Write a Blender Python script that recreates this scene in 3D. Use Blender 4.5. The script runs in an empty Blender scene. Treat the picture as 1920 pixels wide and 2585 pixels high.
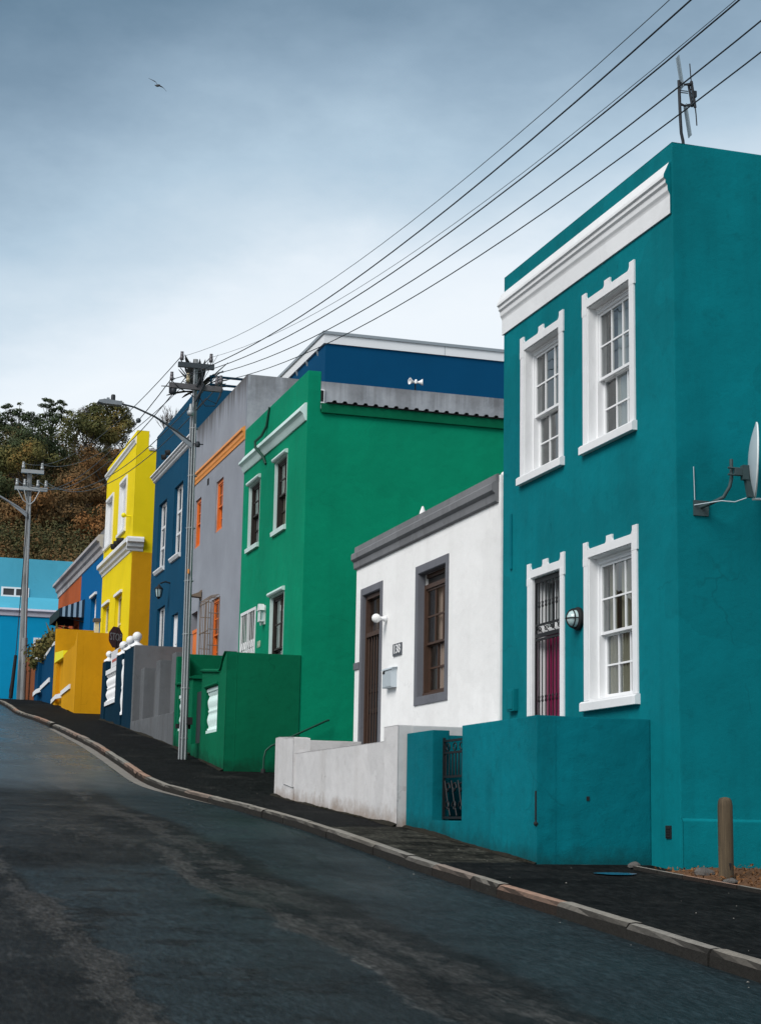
import bpy, bmesh, math, random
from mathutils import Vector, Matrix, noise
random.seed(7)
S = bpy.context.scene
COL = S.collection
R = math.radians

# ------------------------------------------------------------------ profile of the sloping street
GY = [-40, -5, 18.3, 23.1, 30.4, 34.4, 41, 47.6, 53, 60.4, 66.5, 71, 78.6, 84, 95]
GZ = [-4.6, -1.95, -.42, -.02, .46, .98, 1.80, 2.48, 3.02, 3.65, 4.32, 4.74, 5.30, 5.62, 5.9]
def lerp_tab(X, Z, v):
    if v <= X[0]: return Z[0] + (v - X[0]) * (Z[1] - Z[0]) / (X[1] - X[0])
    if v >= X[-1]: return Z[-1]
    for i in range(len(X) - 1):
        if v <= X[i + 1]:
            return Z[i] + (Z[i + 1] - Z[i]) * (v - X[i]) / (X[i + 1] - X[i])
def gz(y):                                   # smoothed pavement height
    return sum(lerp_tab(GY, GZ, y + d) for d in (-1.5, -.75, 0, .75, 1.5)) / 5
KY = [-40, 5, 10.8, 14.7, 20, 25.5, 28.8, 30.4, 31.6, 33, 38.3, 45, 60, 67, 70, 74, 79, 83]
KX = [6.0, 6.08, 6.14, 6.22, 6.25, 6.28, 6.24, 6.1, 5.75, 5.5, 5.53, 5.52, 5.5, 5.6, 5.6, 5.3, 4.6, 3.2]
def kx(y): return sum(lerp_tab(KY, KX, y + d) for d in (-.8, 0, .8)) / 3

# ------------------------------------------------------------------ node helpers
def new_mat(name):
    m = bpy.data.materials.new(name); m.use_nodes = True
    nt = m.node_tree
    return m, nt, nt.nodes['Principled BSDF']
def N(nt, t, **kw):
    n = nt.nodes.new(t)
    for k, v in kw.items():
        if k.startswith('i_'):
            n.inputs[k[2:].replace('_', ' ')].default_value = v
        else: setattr(n, k, v)
    return n
def L(nt, a, b): nt.links.new(a, b)
def mixc(nt, fac, a, b, blend='MIX'):
    n = nt.nodes.new('ShaderNodeMix'); n.data_type = 'RGBA'; n.blend_type = blend
    for sock, v in ((n.inputs[0], fac), (n.inputs[6], a), (n.inputs[7], b)):
        if hasattr(v, 'default_value'): nt.links.new(v, sock)
        elif isinstance(v, (int, float)): sock.default_value = v
        else: sock.default_value = (*v[:3], 1)
    return n.outputs[2]
def math_(nt, op, a, b=None, c=None):
    n = nt.nodes.new('ShaderNodeMath'); n.operation = op
    for i, v in enumerate((a, b, c)):
        if v is None: continue
        if hasattr(v, 'default_value'): nt.links.new(v, n.inputs[i])
        else: n.inputs[i].default_value = v
    return n.outputs[0]
def ramp(nt, fac, stops):
    n = nt.nodes.new('ShaderNodeValToRGB'); e = n.color_ramp.elements
    while len(e) < len(stops): e.new(.5)
    for el, (p, c) in zip(e, stops):
        el.position = p
        el.color = (c, c, c, 1) if isinstance(c, (int, float)) else (*c, 1)
    nt.links.new(fac, n.inputs[0]); return n.outputs[0]
def pos(nt): return nt.nodes.new('ShaderNodeNewGeometry').outputs['Position']
def noise_(nt, vec, scale, detail=5, rough=.55, sc=None):
    if sc:
        mp = N(nt, 'ShaderNodeMapping'); mp.inputs['Scale'].default_value = sc
        L(nt, vec, mp.inputs['Vector']); vec = mp.outputs[0]
    n = N(nt, 'ShaderNodeTexNoise'); n.inputs['Scale'].default_value = scale
    n.inputs['Detail'].default_value = detail; n.inputs['Roughness'].default_value = rough
    L(nt, vec, n.inputs['Vector']); return n.outputs['Fac']
def scl(c, k): return tuple(min(.9, x * k) for x in c)

def plaster(name, col, var=.14, bump=.25, rough=.85, dirt=.25, dirtcol=None, spec=.10, bev=.026, streak=.7, foot=None, footcol=(.20, .16, .12)):
    m, nt, b = new_mat(name)
    p = pos(nt)
    big = noise_(nt, p, .55, 6, .62)
    c = mixc(nt, ramp(nt, big, [(.3, 0), (.72, 1)]), scl(col, 1 - var), scl(col, 1 + var))
    st = noise_(nt, p, 1.0, 6, .6, (1.6, 1.6, .16))
    stf = math_(nt, 'MULTIPLY', ramp(nt, st, [(.5, 0), (.78, 1)]), dirt * streak)
    dc = dirtcol or scl(col, .35)
    c = mixc(nt, stf, c, dc)
    dv = N(nt, 'ShaderNodeVectorMath', operation='ADD'); L(nt, p, dv.inputs[0])
    wn = N(nt, 'ShaderNodeTexNoise'); wn.inputs['Scale'].default_value = 1.7; wn.inputs['Detail'].default_value = 5; L(nt, p, wn.inputs['Vector'])
    sc_ = N(nt, 'ShaderNodeVectorMath', operation='SCALE'); L(nt, wn.outputs['Color'], sc_.inputs[0]); sc_.inputs['Scale'].default_value = .9; L(nt, sc_.outputs[0], dv.inputs[1])
    vo = N(nt, 'ShaderNodeTexVoronoi'); vo.inputs['Scale'].default_value = .55; L(nt, dv.outputs[0], vo.inputs['Vector'])
    pc = N(nt, 'ShaderNodeSeparateColor'); L(nt, vo.outputs['Color'], pc.inputs[0])
    c = mixc(nt, math_(nt, 'MULTIPLY', ramp(nt, pc.outputs[0], [(.55, 0), (.60, 1)]), min(.55, dirt * .75)), c, scl(col, .78))
    ve = N(nt, 'ShaderNodeTexVoronoi', feature='DISTANCE_TO_EDGE'); ve.inputs['Scale'].default_value = .42; L(nt, dv.outputs[0], ve.inputs['Vector'])
    crk = math_(nt, 'MULTIPLY', ramp(nt, ve.outputs['Distance'], [(.0, 1), (.006, 0)]), ramp(nt, noise_(nt, p, .8, 3), [(.54, 0), (.60, 1)]))
    c = mixc(nt, math_(nt, 'MULTIPLY', crk, min(.35, dirt * .7)), c, scl(col, .3))
    sp = noise_(nt, p, 5.5, 8, .7)
    c = mixc(nt, math_(nt, 'MULTIPLY', ramp(nt, sp, [(.56, 0), (.75, 1)]), dirt * .6), c, dc)
    if foot:      # splashed earth along the foot of the wall, following the slope of the street
        sx = N(nt, 'ShaderNodeSeparateXYZ'); L(nt, p, sx.inputs[0])
        h_ = math_(nt, 'SUBTRACT', sx.outputs[2], math_(nt, 'MULTIPLY_ADD', sx.outputs[1], foot[1], foot[0]))
        h_ = math_(nt, 'ADD', h_, math_(nt, 'MULTIPLY', math_(nt, 'SUBTRACT', noise_(nt, p, 2.6, 8, .7), .5), .75))
        c = mixc(nt, math_(nt, 'MULTIPLY', ramp(nt, h_, [(.0, 1), (.24, 0)]), .7), c, footcol)
    L(nt, c, b.inputs['Base Color'])
    b.inputs['Roughness'].default_value = rough
    b.inputs['Specular IOR Level'].default_value = spec
    bv = N(nt, 'ShaderNodeBevel', samples=4); bv.inputs['Radius'].default_value = bev
    f1 = noise_(nt, p, 75, 3, .6); f2 = noise_(nt, p, 3.2, 4, .5)
    h = math_(nt, 'ADD', math_(nt, 'MULTIPLY', f1, .35), math_(nt, 'MULTIPLY', f2, 1.6))
    bp = N(nt, 'ShaderNodeBump'); bp.inputs['Strength'].default_value = bump; bp.inputs['Distance'].default_value = .02
    L(nt, h, bp.inputs['Height']); L(nt, bv.outputs[0], bp.inputs['Normal']); L(nt, bp.outputs[0], b.inputs['Normal'])
    return m
def simple(name, col, rough=.6, metal=0, var=.15, scale=8, spec=.4, bump=0):
    m, nt, b = new_mat(name); p = pos(nt)
    n = noise_(nt, p, scale, 5, .6)
    L(nt, mixc(nt, n, scl(col, 1 - var), scl(col, 1 + var)), b.inputs['Base Color'])
    b.inputs['Roughness'].default_value = rough; b.inputs['Metallic'].default_value = metal
    b.inputs['Specular IOR Level'].default_value = spec
    if bump:
        bp = N(nt, 'ShaderNodeBump'); bp.inputs['Strength'].default_value = bump; bp.inputs['Distance'].default_value = .01
        L(nt, noise_(nt, p, scale * 4, 4), bp.inputs['Height']); L(nt, bp.outputs[0], b.inputs['Normal'])
    return m

TEAL = (.0002, .166, .196); GREEN = (.0005, .235, .125); NAVY = (.006, .060, .120); YEL = (.80, .62, .010)
MUST = (.58, .285, .008); GREYW = (.265, .285, .325); WHITE = (.865, .86, .85); BLUE = (.001, .110, .30); ORNG = (.40, .095, .03)
M = {}
M['teal'] = plaster('teal_plaster', TEAL, .17, .5, dirt=.5)
M['teal_wall'] = plaster('teal_wall_plaster', (.0003, .152, .188), .24, .8, dirt=.75, foot=(-1.945, .0833), footcol=(.004, .05, .055))
M['white'] = plaster('white_plaster', WHITE, .05, .45, dirt=.22, dirtcol=(.42, .40, .38))
M['white_dirty'] = plaster('weathered_white_plaster', (.60, .59, .59), .12, .6, dirt=.5, dirtcol=(.30, .27, .24), foot=(-1.53, .0655), footcol=(.24, .17, .12))
M['green'] = plaster('green_plaster', GREEN, .12, .5, dirt=.35)
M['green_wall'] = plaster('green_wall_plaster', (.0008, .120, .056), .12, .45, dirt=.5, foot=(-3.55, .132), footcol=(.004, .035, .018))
M['navy'] = plaster('navy_plaster', NAVY, .10, .2, dirt=.2)
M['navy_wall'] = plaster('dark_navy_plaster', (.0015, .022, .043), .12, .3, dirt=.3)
M['back_blue'] = plaster('deep_blue_plaster', (.0005, .060, .150), .05, .15, dirt=.1)
M['yellow'] = plaster('yellow_plaster', YEL, .06, .22, dirt=.08, dirtcol=(.5, .33, .01))
M['mustard'] = plaster('mustard_plaster', MUST, .10, .35, dirt=.3, dirtcol=(.3, .14, .01))
M['blue'] = plaster('blue_plaster', BLUE, .08, .2, dirt=.15)
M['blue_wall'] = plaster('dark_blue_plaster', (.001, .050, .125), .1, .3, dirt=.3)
M['orange'] = plaster('orange_plaster', ORNG, .1, .25, dirt=.25)
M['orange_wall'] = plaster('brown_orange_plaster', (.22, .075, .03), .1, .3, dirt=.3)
M['sky_blue'] = plaster('light_blue_plaster', (.085, .40, .55), .09, .2, dirt=.35, dirtcol=(.03, .25, .36))
M['cyan'] = plaster('cyan_plaster', (.003, .30, .56), .05, .15, dirt=.1)
M['trim'] = plaster('white_trim_paint', (.78, .79, .80), .04, .25, .6, dirt=.22, dirtcol=(.45, .45, .45), spec=.4, bev=.008)
M['mint'] = plaster('mint_trim_paint', (.60, .76, .73), .04, .2, .55, dirt=.2, spec=.4, bev=.008)
M['cornice_grey'] = plaster('grey_cornice_paint', (.185, .19, .20), .12, .3, .85, dirt=.6, dirtcol=(.05, .05, .05), bev=.008)
M['surround_grey'] = plaster('grey_surround_paint', (.15, .155, .175), .08, .2, .7, dirt=.3, bev=.006)
M['old_white'] = plaster('stained_white_cornice_paint', (.46, .445, .455), .18, .3, .85, dirt=1.0, dirtcol=(.14, .13, .13), bev=.01)
M['orange_trim'] = plaster('orange_trim_paint', (.80, .30, .06), .06, .1, .5, dirt=.1, spec=.4, bev=.006)
M['grey_wall'] = plaster('grey_garden_plaster', (.125, .132, .140), .14, .4, dirt=.6, dirtcol=(.06, .055, .05))
M['lilac_trim'] = plaster('lilac_white_trim_paint', (.62, .62, .72), .06, .1, .6, dirt=.25, dirtcol=(.3, .3, .36))

def grey_stained():
    m, nt, b = new_mat('grey_plaster_with_drip_stains'); p = pos(nt)
    sx = N(nt, 'ShaderNodeSeparateXYZ'); L(nt, p, sx.inputs[0])
    big = noise_(nt, p, .8, 6, .6)
    c = mixc(nt, ramp(nt, big, [(.3, 0), (.7, 1)]), scl(GREYW, .88), scl(GREYW, 1.1))
    # black drip streaks that run down from the coping
    dr = noise_(nt, p, 1, 5, .6, (5.5, 5.5, .22))
    top = N(nt, 'ShaderNodeMapRange'); L(nt, sx.outputs[2], top.inputs[0])
    for i, v in ((1, 9.95), (2, 11.25), (3, 0), (4, 1)): top.inputs[i].default_value = v
    f = math_(nt, 'ADD', dr, math_(nt, 'MULTIPLY', top.outputs[0], .42))
    f = ramp(nt, f, [(.70, 0), (.92, 1)])
    f = math_(nt, 'MULTIPLY', f, top.outputs[0])
    c = mixc(nt, math_(nt, 'MULTIPLY', f, .85), c, (.05, .045, .04))
    # the raw cement flank behind the facade
    cem = ramp(nt, noise_(nt, p, 1.4, 8, .68), [(.3, (.20, .215, .235)), (.5, (.32, .34, .37)), (.72, (.42, .44, .47))])
    flank = math_(nt, 'GREATER_THAN', sx.outputs[0], 9.02)
    high = math_(nt, 'GREATER_THAN', sx.outputs[2], 8.0)
    c = mixc(nt, math_(nt, 'MULTIPLY', flank, high), c, mixc(nt, math_(nt, 'MULTIPLY', f, .45), cem, (.07, .065, .06)))
    L(nt, c, b.inputs['Base Color']); b.inputs['Roughness'].default_value = .9
    b.inputs['Specular IOR Level'].default_value = .2
    bp = N(nt, 'ShaderNodeBump'); bp.inputs['Strength'].default_value = .3; bp.inputs['Distance'].default_value = .02
    L(nt, noise_(nt, p, 40, 5), bp.inputs['Height']); L(nt, bp.outputs[0], b.inputs['Normal'])
    return m
M['grey'] = grey_stained()

M['iron'] = simple('black_iron', (.012, .013, .015), .5, .3, .2)
M['dark_iron'] = simple('grey_black_iron', (.035, .038, .045), .5, .3, .2)
M['galv'] = simple('galvanised_steel', (.24, .26, .28), .5, .4, .25, 12)
M['conduit'] = simple('pale_grey_conduit', (.34, .36, .37), .5, .3, .2, 10)
M['brown'] = simple('dark_brown_timber', (.020, .014, .011), .55, 0, .3, 14)
M['brown_light'] = simple('mid_brown_timber', (.060, .032, .021), .5, 0, .3, 14)
M['orange_timber'] = simple('orange_painted_timber', (.72, .17, .025), .5, 0, .12, 9)
M['white_paint'] = simple('white_gloss_paint', (.78, .79, .80), .35, 0, .04, 6, .5)
M['cream_paint'] = simple('cream_paint', (.74, .66, .42), .45, 0, .06, 6)
M['magenta'] = simple('magenta_door_paint', (.20, .004, .055), .45, 0, .35, 5)
M['curtain'] = simple('white_curtain_fabric', (.46, .48, .48), .9, 0, .08, 10)
M['beige_curtain'] = simple('beige_curtain_fabric', (.33, .31, .23), .9, 0, .15, 10)
M['pink_reflection'] = simple('pale_pink_pane_reflection', (.70, .50, .42), .9, 0, .1, 10)  # colour of a pinkish reflection, painted on sheets behind the glass
M['black'] = simple('matt_black', (.008, .008, .009), .8, 0, .2)
M['room'] = simple('unlit_room_plaster', (.05, .05, .05), .9, 0, .2)
M['rubber'] = simple('black_cable_sheath', (.012, .016, .022), .6, 0, .2)
M['wire_thin'] = simple('dull_aluminium_wire', (.06, .075, .085), .6, .2, .2)
M['porcelain'] = simple('grey_brown_porcelain', (.12, .11, .12), .35, 0, .2)
M['porcelain_y'] = simple('yellowed_porcelain', (.34, .28, .17), .35, 0, .2)
M['arm_wood'] = simple('weathered_crossarm_timber', (.10, .095, .10), .8, 0, .35, 9)
M['steel_arm'] = simple('dark_painted_steel', (.045, .055, .062), .5, .2, .25, 9)
M['cable_green'] = simple('green_painted_cable', (.002, .05, .03), .6)
M['sign_red'] = simple('faded_red_sign_paint', (.11, .008, .014), .45, 0, .2, 6)
M['sign_white'] = simple('sign_white_paint', (.55, .50, .50), .5, 0, .1, 6)
M['number_white'] = simple('number_white_paint', (.8, .8, .8), .5, 0, .05, 6)
M['number_cream'] = simple('number_cream_paint', (.50, .58, .45), .5, 0, .1, 6)
M['plaque'] = simple('dark_grey_enamel', (.075, .085, .10), .4, 0, .1)
M['mailbox'] = simple('pale_grey_sheet_metal', (.50, .56, .60), .45, .15, .08, 7)
M['globe'] = simple('opal_glass', (.82, .82, .80), .15, 0, .03, 6, .6)
M['lamp_glass'] = simple('ribbed_lamp_glass', (.42, .55, .55), .2, 0, .2, 30, .6)
M['dish'] = simple('grey_white_dish_paint', (.42, .50, .54), .45, 0, .08, 4)
M['dish_rim'] = simple('white_dish_rim', (.75, .8, .8), .4, 0, .05, 4)
M['dish_arm'] = simple('dull_dark_grey_steel', (.045, .075, .08), .6, .2, .2, 9)
M['aluminium'] = simple('brushed_aluminium', (.20, .26, .30), .5, .3, .1, 20)
M['horn'] = simple('white_horn_plastic', (.80, .80, .80), .4, 0, .05, 4)
M['stone'] = simple('pale_rubble_stone', (.10, .094, .088), .9, 0, .5, 12, .2, .6)
M['awning_dark'] = simple('navy_awning_canvas', (.003, .022, .045), .8, 0, .15)
M['awning_light'] = simple('pale_blue_awning_canvas', (.30, .42, .52), .8, 0, .1)
M['awning_valance'] = simple('dark_green_awning_valance', (.006, .022, .024), .8, 0, .2)
M['bird'] = simple('grey_brown_plumage', (.05, .055, .06), .8, 0, .2)
M['rust'] = simple('rust_brown_metal', (.20, .15, .11), .7, .2, .3)
M['zinc_roof'] = simple('weathered_roof_sheet', (.20, .21, .22), .6, .3, .25, 5)
M['roof_dark'] = simple('dark_roof_felt', (.05, .05, .055), .9, 0, .3, 3)
M['fascia'] = simple('white_fascia_board', (.76, .78, .80), .5, 0, .04, 3)
M['gutter_grey'] = simple('grey_roof_flashing', (.28, .32, .35), .5, .2, .08, 3)
M['water'] = simple('puddle_water_painted_sheen', (.03, .13, .24), .08, 0, .1, 3, .9)  # blue base colour stands in for a reflection on the water
M['notice'] = simple('white_notice_board', (.66, .66, .68), .5, 0, .06, 5)
M['notice_red'] = simple('red_notice_print', (.45, .10, .07), .5, 0, .1, 5)
M['bright_yellow'] = simple('bright_yellow_paint', (.86, .78, .01), .5, 0, .05, 5)

def glass():
    m, nt, b = new_mat('window_glass'); nt.nodes.remove(b)
    out = nt.nodes['Material Output']
    tr = N(nt, 'ShaderNodeBsdfTransparent'); tr.inputs[0].default_value = (.62, .66, .66, 1)
    gl = N(nt, 'ShaderNodeBsdfGlossy'); gl.inputs['Roughness'].default_value = .015
    p = pos(nt); bp = N(nt, 'ShaderNodeBump'); bp.inputs['Strength'].default_value = .06; bp.inputs['Distance'].default_value = .05
    L(nt, noise_(nt, p, 2.2, 2), bp.inputs['Height']); L(nt, bp.outputs[0], gl.inputs['Normal'])
    fr = N(nt, 'ShaderNodeLayerWeight'); fr.inputs[0].default_value = .5
    mx = N(nt, 'ShaderNodeMixShader'); L(nt, math_(nt, 'MULTIPLY_ADD', math_(nt, 'POWER', fr.outputs['Facing'], 3.6), .95, .07), mx.inputs[0])
    L(nt, tr.outputs[0], mx.inputs[1]); L(nt, gl.outputs[0], mx.inputs[2]); L(nt, mx.outputs[0], out.inputs[0])
    return m
M['glass'] = glass()

def wood_pole(name, a, c2, sc=(22, 22, .5)):
    m, nt, b = new_mat(name); p = pos(nt)
    n = noise_(nt, p, 1, 6, .65, sc)
    c = ramp(nt, n, [(.35, a), (.62, c2)])
    c = mixc(nt, math_(nt, 'MULTIPLY', ramp(nt, noise_(nt, p, 1.3, 4), [(.5, 0), (.7, 1)]), .5), c, scl(a, .6))
    L(nt, c, b.inputs['Base Color']); b.inputs['Roughness'].default_value = .85
    bp = N(nt, 'ShaderNodeBump'); bp.inputs['Strength'].default_value = .5; bp.inputs['Distance'].default_value = .01
    L(nt, n, bp.inputs['Height']); L(nt, bp.outputs[0], b.inputs['Normal'])
    return m
M['pole'] = wood_pole('weathered_grey_pole', (.12, .13, .135), (.28, .295, .30))
M['post_wood'] = wood_pole('weathered_brown_post', (.034, .024, .013), (.105, .074, .040), (20, 20, .8))
M['bark'] = wood_pole('tree_bark', (.03, .024, .018), (.09, .075, .06), (6, 6, 1))

def asphalt_road():
    m, nt, b = new_mat('worn_asphalt'); p = pos(nt)
    sx = N(nt, 'ShaderNodeSeparateXYZ'); L(nt, p, sx.inputs[0])
    wob = math_(nt, 'ADD', math_(nt, 'MULTIPLY', math_(nt, 'SUBTRACT', noise_(nt, p, .32, 3, .5), .5), .75), math_(nt, 'MULTIPLY', math_(nt, 'SUBTRACT', noise_(nt, p, 4.5, 6, .7), .5), .30))
    xx = math_(nt, 'ADD', sx.outputs[0], wob); yw = math_(nt, 'ADD', sx.outputs[1], math_(nt, 'MULTIPLY', wob, 3.0))
    def step(v, a, b):
        n = N(nt, 'ShaderNodeMapRange', interpolation_type='SMOOTHSTEP'); L(nt, v, n.inputs[0])
        n.inputs[1].default_value = min(a, b); n.inputs[2].default_value = max(a, b); n.inputs[3].default_value = 0 if a < b else 1; n.inputs[4].default_value = 1 if a < b else 0
        return n.outputs[0]
    def mul(*v):
        o = v[0]
        for q in v[1:]: o = math_(nt, 'MULTIPLY', o, q)
        return o
    # old dark surface, browner further up the hill
    old = ramp(nt, noise_(nt, p, .9, 7, .66, (1.5, .5, 1)), [(.32, (.0065, .0075, .008)), (.52, (.013, .0142, .0145)), (.70, (.024, .0245, .024))])
    # newer smooth strip beside the kerb and a newer rectangular patch in the lane
    new = ramp(nt, noise_(nt, p, .5, 6, .6, (1.2, .4, 1)), [(.3, (.0100, .0170, .0202)), (.7, (.0180, .0282, .0330))])
    strip = step(xx, 4.28, 4.52)
    patch = mul(step(xx, 1.70, 1.84), step(xx, 3.46, 3.36), step(yw, 18.8, 17.9), step(noise_(nt, p, 1.3, 6, .65), .34, .50))
    far = step(yw, 30, 34)
    c = mixc(nt, math_(nt, 'MAXIMUM', math_(nt, 'MAXIMUM', strip, mul(patch, .85)), mul(far, .8)), old, new)
    # pale scuffed aggregate along the seams
    sk = noise_(nt, p, 1.0, 12, .80, (7.5, 2.0, 1)); sk2 = noise_(nt, p, .75, 6, .6)
    def band(v, c0, w0): return step(math_(nt, 'ABSOLUTE', math_(nt, 'SUBTRACT', v, c0)), w0, 0)
    seam = math_(nt, 'MAXIMUM', math_(nt, 'MAXIMUM', mul(band(xx, 3.50, .34), step(yw, 23, 19)), mul(band(xx, 3.95, .60), .82)), mul(band(xx, 1.62, .42), .9))
    upper = mul(step(yw, 18, 21), step(yw, 33, 27), step(xx, 4.5, 4.2), .58)
    lowl = mul(step(xx, 1.7, 1.3), .45)
    wear = math_(nt, 'MAXIMUM', math_(nt, 'MAXIMUM', seam, upper), lowl)
    scf = math_(nt, 'ADD', math_(nt, 'MULTIPLY', wear, .26), math_(nt, 'ADD', math_(nt, 'MULTIPLY', sk, .60), math_(nt, 'MULTIPLY', sk2, .48)))
    scf = mul(step(scf, .685, .735), wear)
    c = mixc(nt, mul(scf, .9), c, (.046, .0447, .0425))
    ln = mul(step(math_(nt, 'ABSOLUTE', math_(nt, 'SUBTRACT', xx, 3.38)), .05, .0), step(sk, .44, .54), step(yw, 12.4, 11.4))
    c = mixc(nt, mul(ln, .7), c, (.10, .098, .092))
    c = mixc(nt, mul(step(noise_(nt, p, .35, 4, .55, (1, .6, 1)), .48, .66), .5), c, (.005, .006, .0065))
    gr = noise_(nt, p, 95, 3, .7)
    c = mixc(nt, .5, c, mixc(nt, gr, (.25, .25, .25), (1.75, 1.75, 1.75)), 'MULTIPLY')
    g2 = math_(nt, 'ADD', math_(nt, 'MULTIPLY', noise_(nt, p, 1, 4, .7, (34, 7, 1)), .6), math_(nt, 'MULTIPLY', noise_(nt, p, 1, 5, .75, (11, 2.6, 1)), .4))
    c = mixc(nt, .9, c, ramp(nt, g2, [(.36, (.25, .25, .25)), (.5, (.85, .85, .85)), (.62, (1.9, 1.9, 1.9))]), 'MULTIPLY')
    L(nt, c, b.inputs['Base Color'])
    L(nt, math_(nt, 'SUBTRACT', ramp(nt, noise_(nt, p, .6, 5), [(.35, .42), (.7, .62)]), math_(nt, 'MULTIPLY', far, .22)), b.inputs['Roughness'])
    wet = math_(nt, 'ADD', math_(nt, 'MULTIPLY', math_(nt, 'MAXIMUM', strip, patch), .05), math_(nt, 'MULTIPLY_ADD', far, .75, .035))
    L(nt, wet, b.inputs['Specular IOR Level'])
    bp = N(nt, 'ShaderNodeBump'); bp.inputs['Strength'].default_value = .55; bp.inputs['Distance'].default_value = .012
    L(nt, math_(nt, 'ADD', gr, math_(nt, 'MULTIPLY', sk, .8)), bp.inputs['Height']); L(nt, bp.outputs[0], b.inputs['Normal'])
    return m
M['road'] = asphalt_road()
def asphalt_path():
    m, nt, b = new_mat('dark_pavement_asphalt'); p = pos(nt)
    n = noise_(nt, p, .7, 7, .62)
    c = ramp(nt, n, [(.36, (.0045, .0048, .005)), (.47, (.011, .0118, .012)), (.52, (.0065, .007, .0072)), (.66, (.018, .0185, .018)), (.78, (.032, .033, .030))])
    # older mossy concrete stretch in front of the teal wall
    sx = N(nt, 'ShaderNodeSeparateXYZ'); L(nt, p, sx.inputs[0])
    yy = math_(nt, 'ADD', sx.outputs[1], math_(nt, 'MULTIPLY', noise_(nt, p, 1.1, 3), .8))
    st = math_(nt, 'MULTIPLY', ramp(nt, math_(nt, 'MULTIPLY_ADD', yy, .1, -1.5), [(.375, 0), (.39, 1)]), ramp(nt, math_(nt, 'MULTIPLY_ADD', yy, .1, -1.5), [(.83, 1), (.86, 0)]))
    oc = ramp(nt, noise_(nt, p, 2.0, 8, .7), [(.4, (.010, .010, .008)), (.62, (.055, .053, .044))])
    c = mixc(nt, st, c, oc)
    gr = noise_(nt, p, 85, 3, .7)
    c = mixc(nt, .9, c, ramp(nt, noise_(nt, p, 1, 6, .75, (26, 6, 1)), [(.36, (.35, .35, .35)), (.52, (1, 1, 1)), (.66, (2.2, 2.2, 2.1))]), 'MULTIPLY')
    L(nt, c, b.inputs['Base Color']); b.inputs['Roughness'].default_value = .85
    b.inputs['Specular IOR Level'].default_value = .05
    bp = N(nt, 'ShaderNodeBump'); bp.inputs['Strength'].default_value = .5; bp.inputs['Distance'].default_value = .012
    L(nt, gr, bp.inputs['Height']); L(nt, bp.outputs[0], b.inputs['Normal'])
    return m
M['path'] = asphalt_path()
def kerb_mat():
    m, nt, b = new_mat('granite_kerb_stone'); p = pos(nt)
    rnd = N(nt, 'ShaderNodeNewGeometry').outputs['Random Per Island']
    c = ramp(nt, rnd, [(0, (.24, .22, .19)), (.45, (.30, .28, .245)), (.7, (.26, .245, .22)), (.9, (.36, .23, .17))])
    n = noise_(nt, p, 14, 7, .7)
    c = mixc(nt, ramp(nt, n, [(.36, .45), (.56, 0)]), c, (.09, .084, .076))
    ge = N(nt, 'ShaderNodeNewGeometry'); sx = N(nt, 'ShaderNodeSeparateXYZ'); L(nt, ge.outputs['Normal'], sx.inputs[0])
    # upright faces much darker than the tops
    c = mixc(nt, ramp(nt, sx.outputs[2], [(.55, .95), (.93, 0)]), c, (.015, .0145, .0135))
    L(nt, c, b.inputs['Base Color']); b.inputs['Roughness'].default_value = .9; b.inputs['Specular IOR Level'].default_value = .06
    bp = N(nt, 'ShaderNodeBump'); bp.inputs['Strength'].default_value = .9; bp.inputs['Distance'].default_value = .02
    L(nt, n, bp.inputs['Height']); L(nt, bp.outputs[0], b.inputs['Normal'])
    return m
M['kerb'] = kerb_mat()
M['gutter'] = simple('concrete_gutter', (.20, .185, .165), .85, 0, .35, 4, .3, .4)
M['soil'] = simple('dry_leaf_mulch', (.12, .06, .03), .95, 0, .6, 10, .2, .9)
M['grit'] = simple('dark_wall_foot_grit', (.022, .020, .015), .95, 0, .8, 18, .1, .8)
M['chips'] = simple('pale_stone_chips', (.22, .21, .19), .9, 0, .6, 40, .1)
M['earth'] = simple('hillside_earth', (.07, .045, .028), .95, 0, .4, .4, .1)
def leaf_mat(name, stops):
    m, nt, b = new_mat(name)
    g = N(nt, 'ShaderNodeNewGeometry')
    n = noise_(nt, g.outputs['Position'], .22, 3, .6)
    f = math_(nt, 'ADD', math_(nt, 'MULTIPLY', g.outputs['Random Per Island'], .30), math_(nt, 'MULTIPLY_ADD', n, 1.7, -.50))
    L(nt, ramp(nt, f, stops), b.inputs['Base Color'])
    b.inputs['Roughness'].default_value = .8; b.inputs['Specular IOR Level'].default_value = .15
    return m
M['leaf_dark'] = leaf_mat('dark_evergreen_leaves', [(.1, (.028, .044, .022)), (.5, (.046, .064, .029)), (.9, (.078, .090, .036))])
M['leaf_olive'] = leaf_mat('olive_leaves', [(.1, (.044, .056, .022)), (.5, (.080, .086, .030)), (.8, (.14, .115, .035)), (1, (.21, .12, .035))])
M['leaf_rust'] = leaf_mat('rust_brown_leaves', [(.1, (.080, .056, .026)), (.45, (.13, .078, .032)), (.9, (.24, .105, .034))])
M['leaf_wood'] = leaf_mat('mixed_hillside_leaves', [(.05, (.030, .042, .020)), (.3, (.048, .056, .024)), (.5, (.076, .072, .029)), (.68, (.11, .072, .031)), (.95, (.20, .088, .031))])
M['leaf_litter'] = leaf_mat('dry_fallen_leaves', [(.1, (.06, .03, .014)), (.5, (.16, .075, .03)), (.9, (.32, .17, .08))])
M['leaf_palm'] = leaf_mat('dusty_palm_leaves', [(.1, (.014, .018, .020)), (.9, (.045, .05, .05))])

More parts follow.
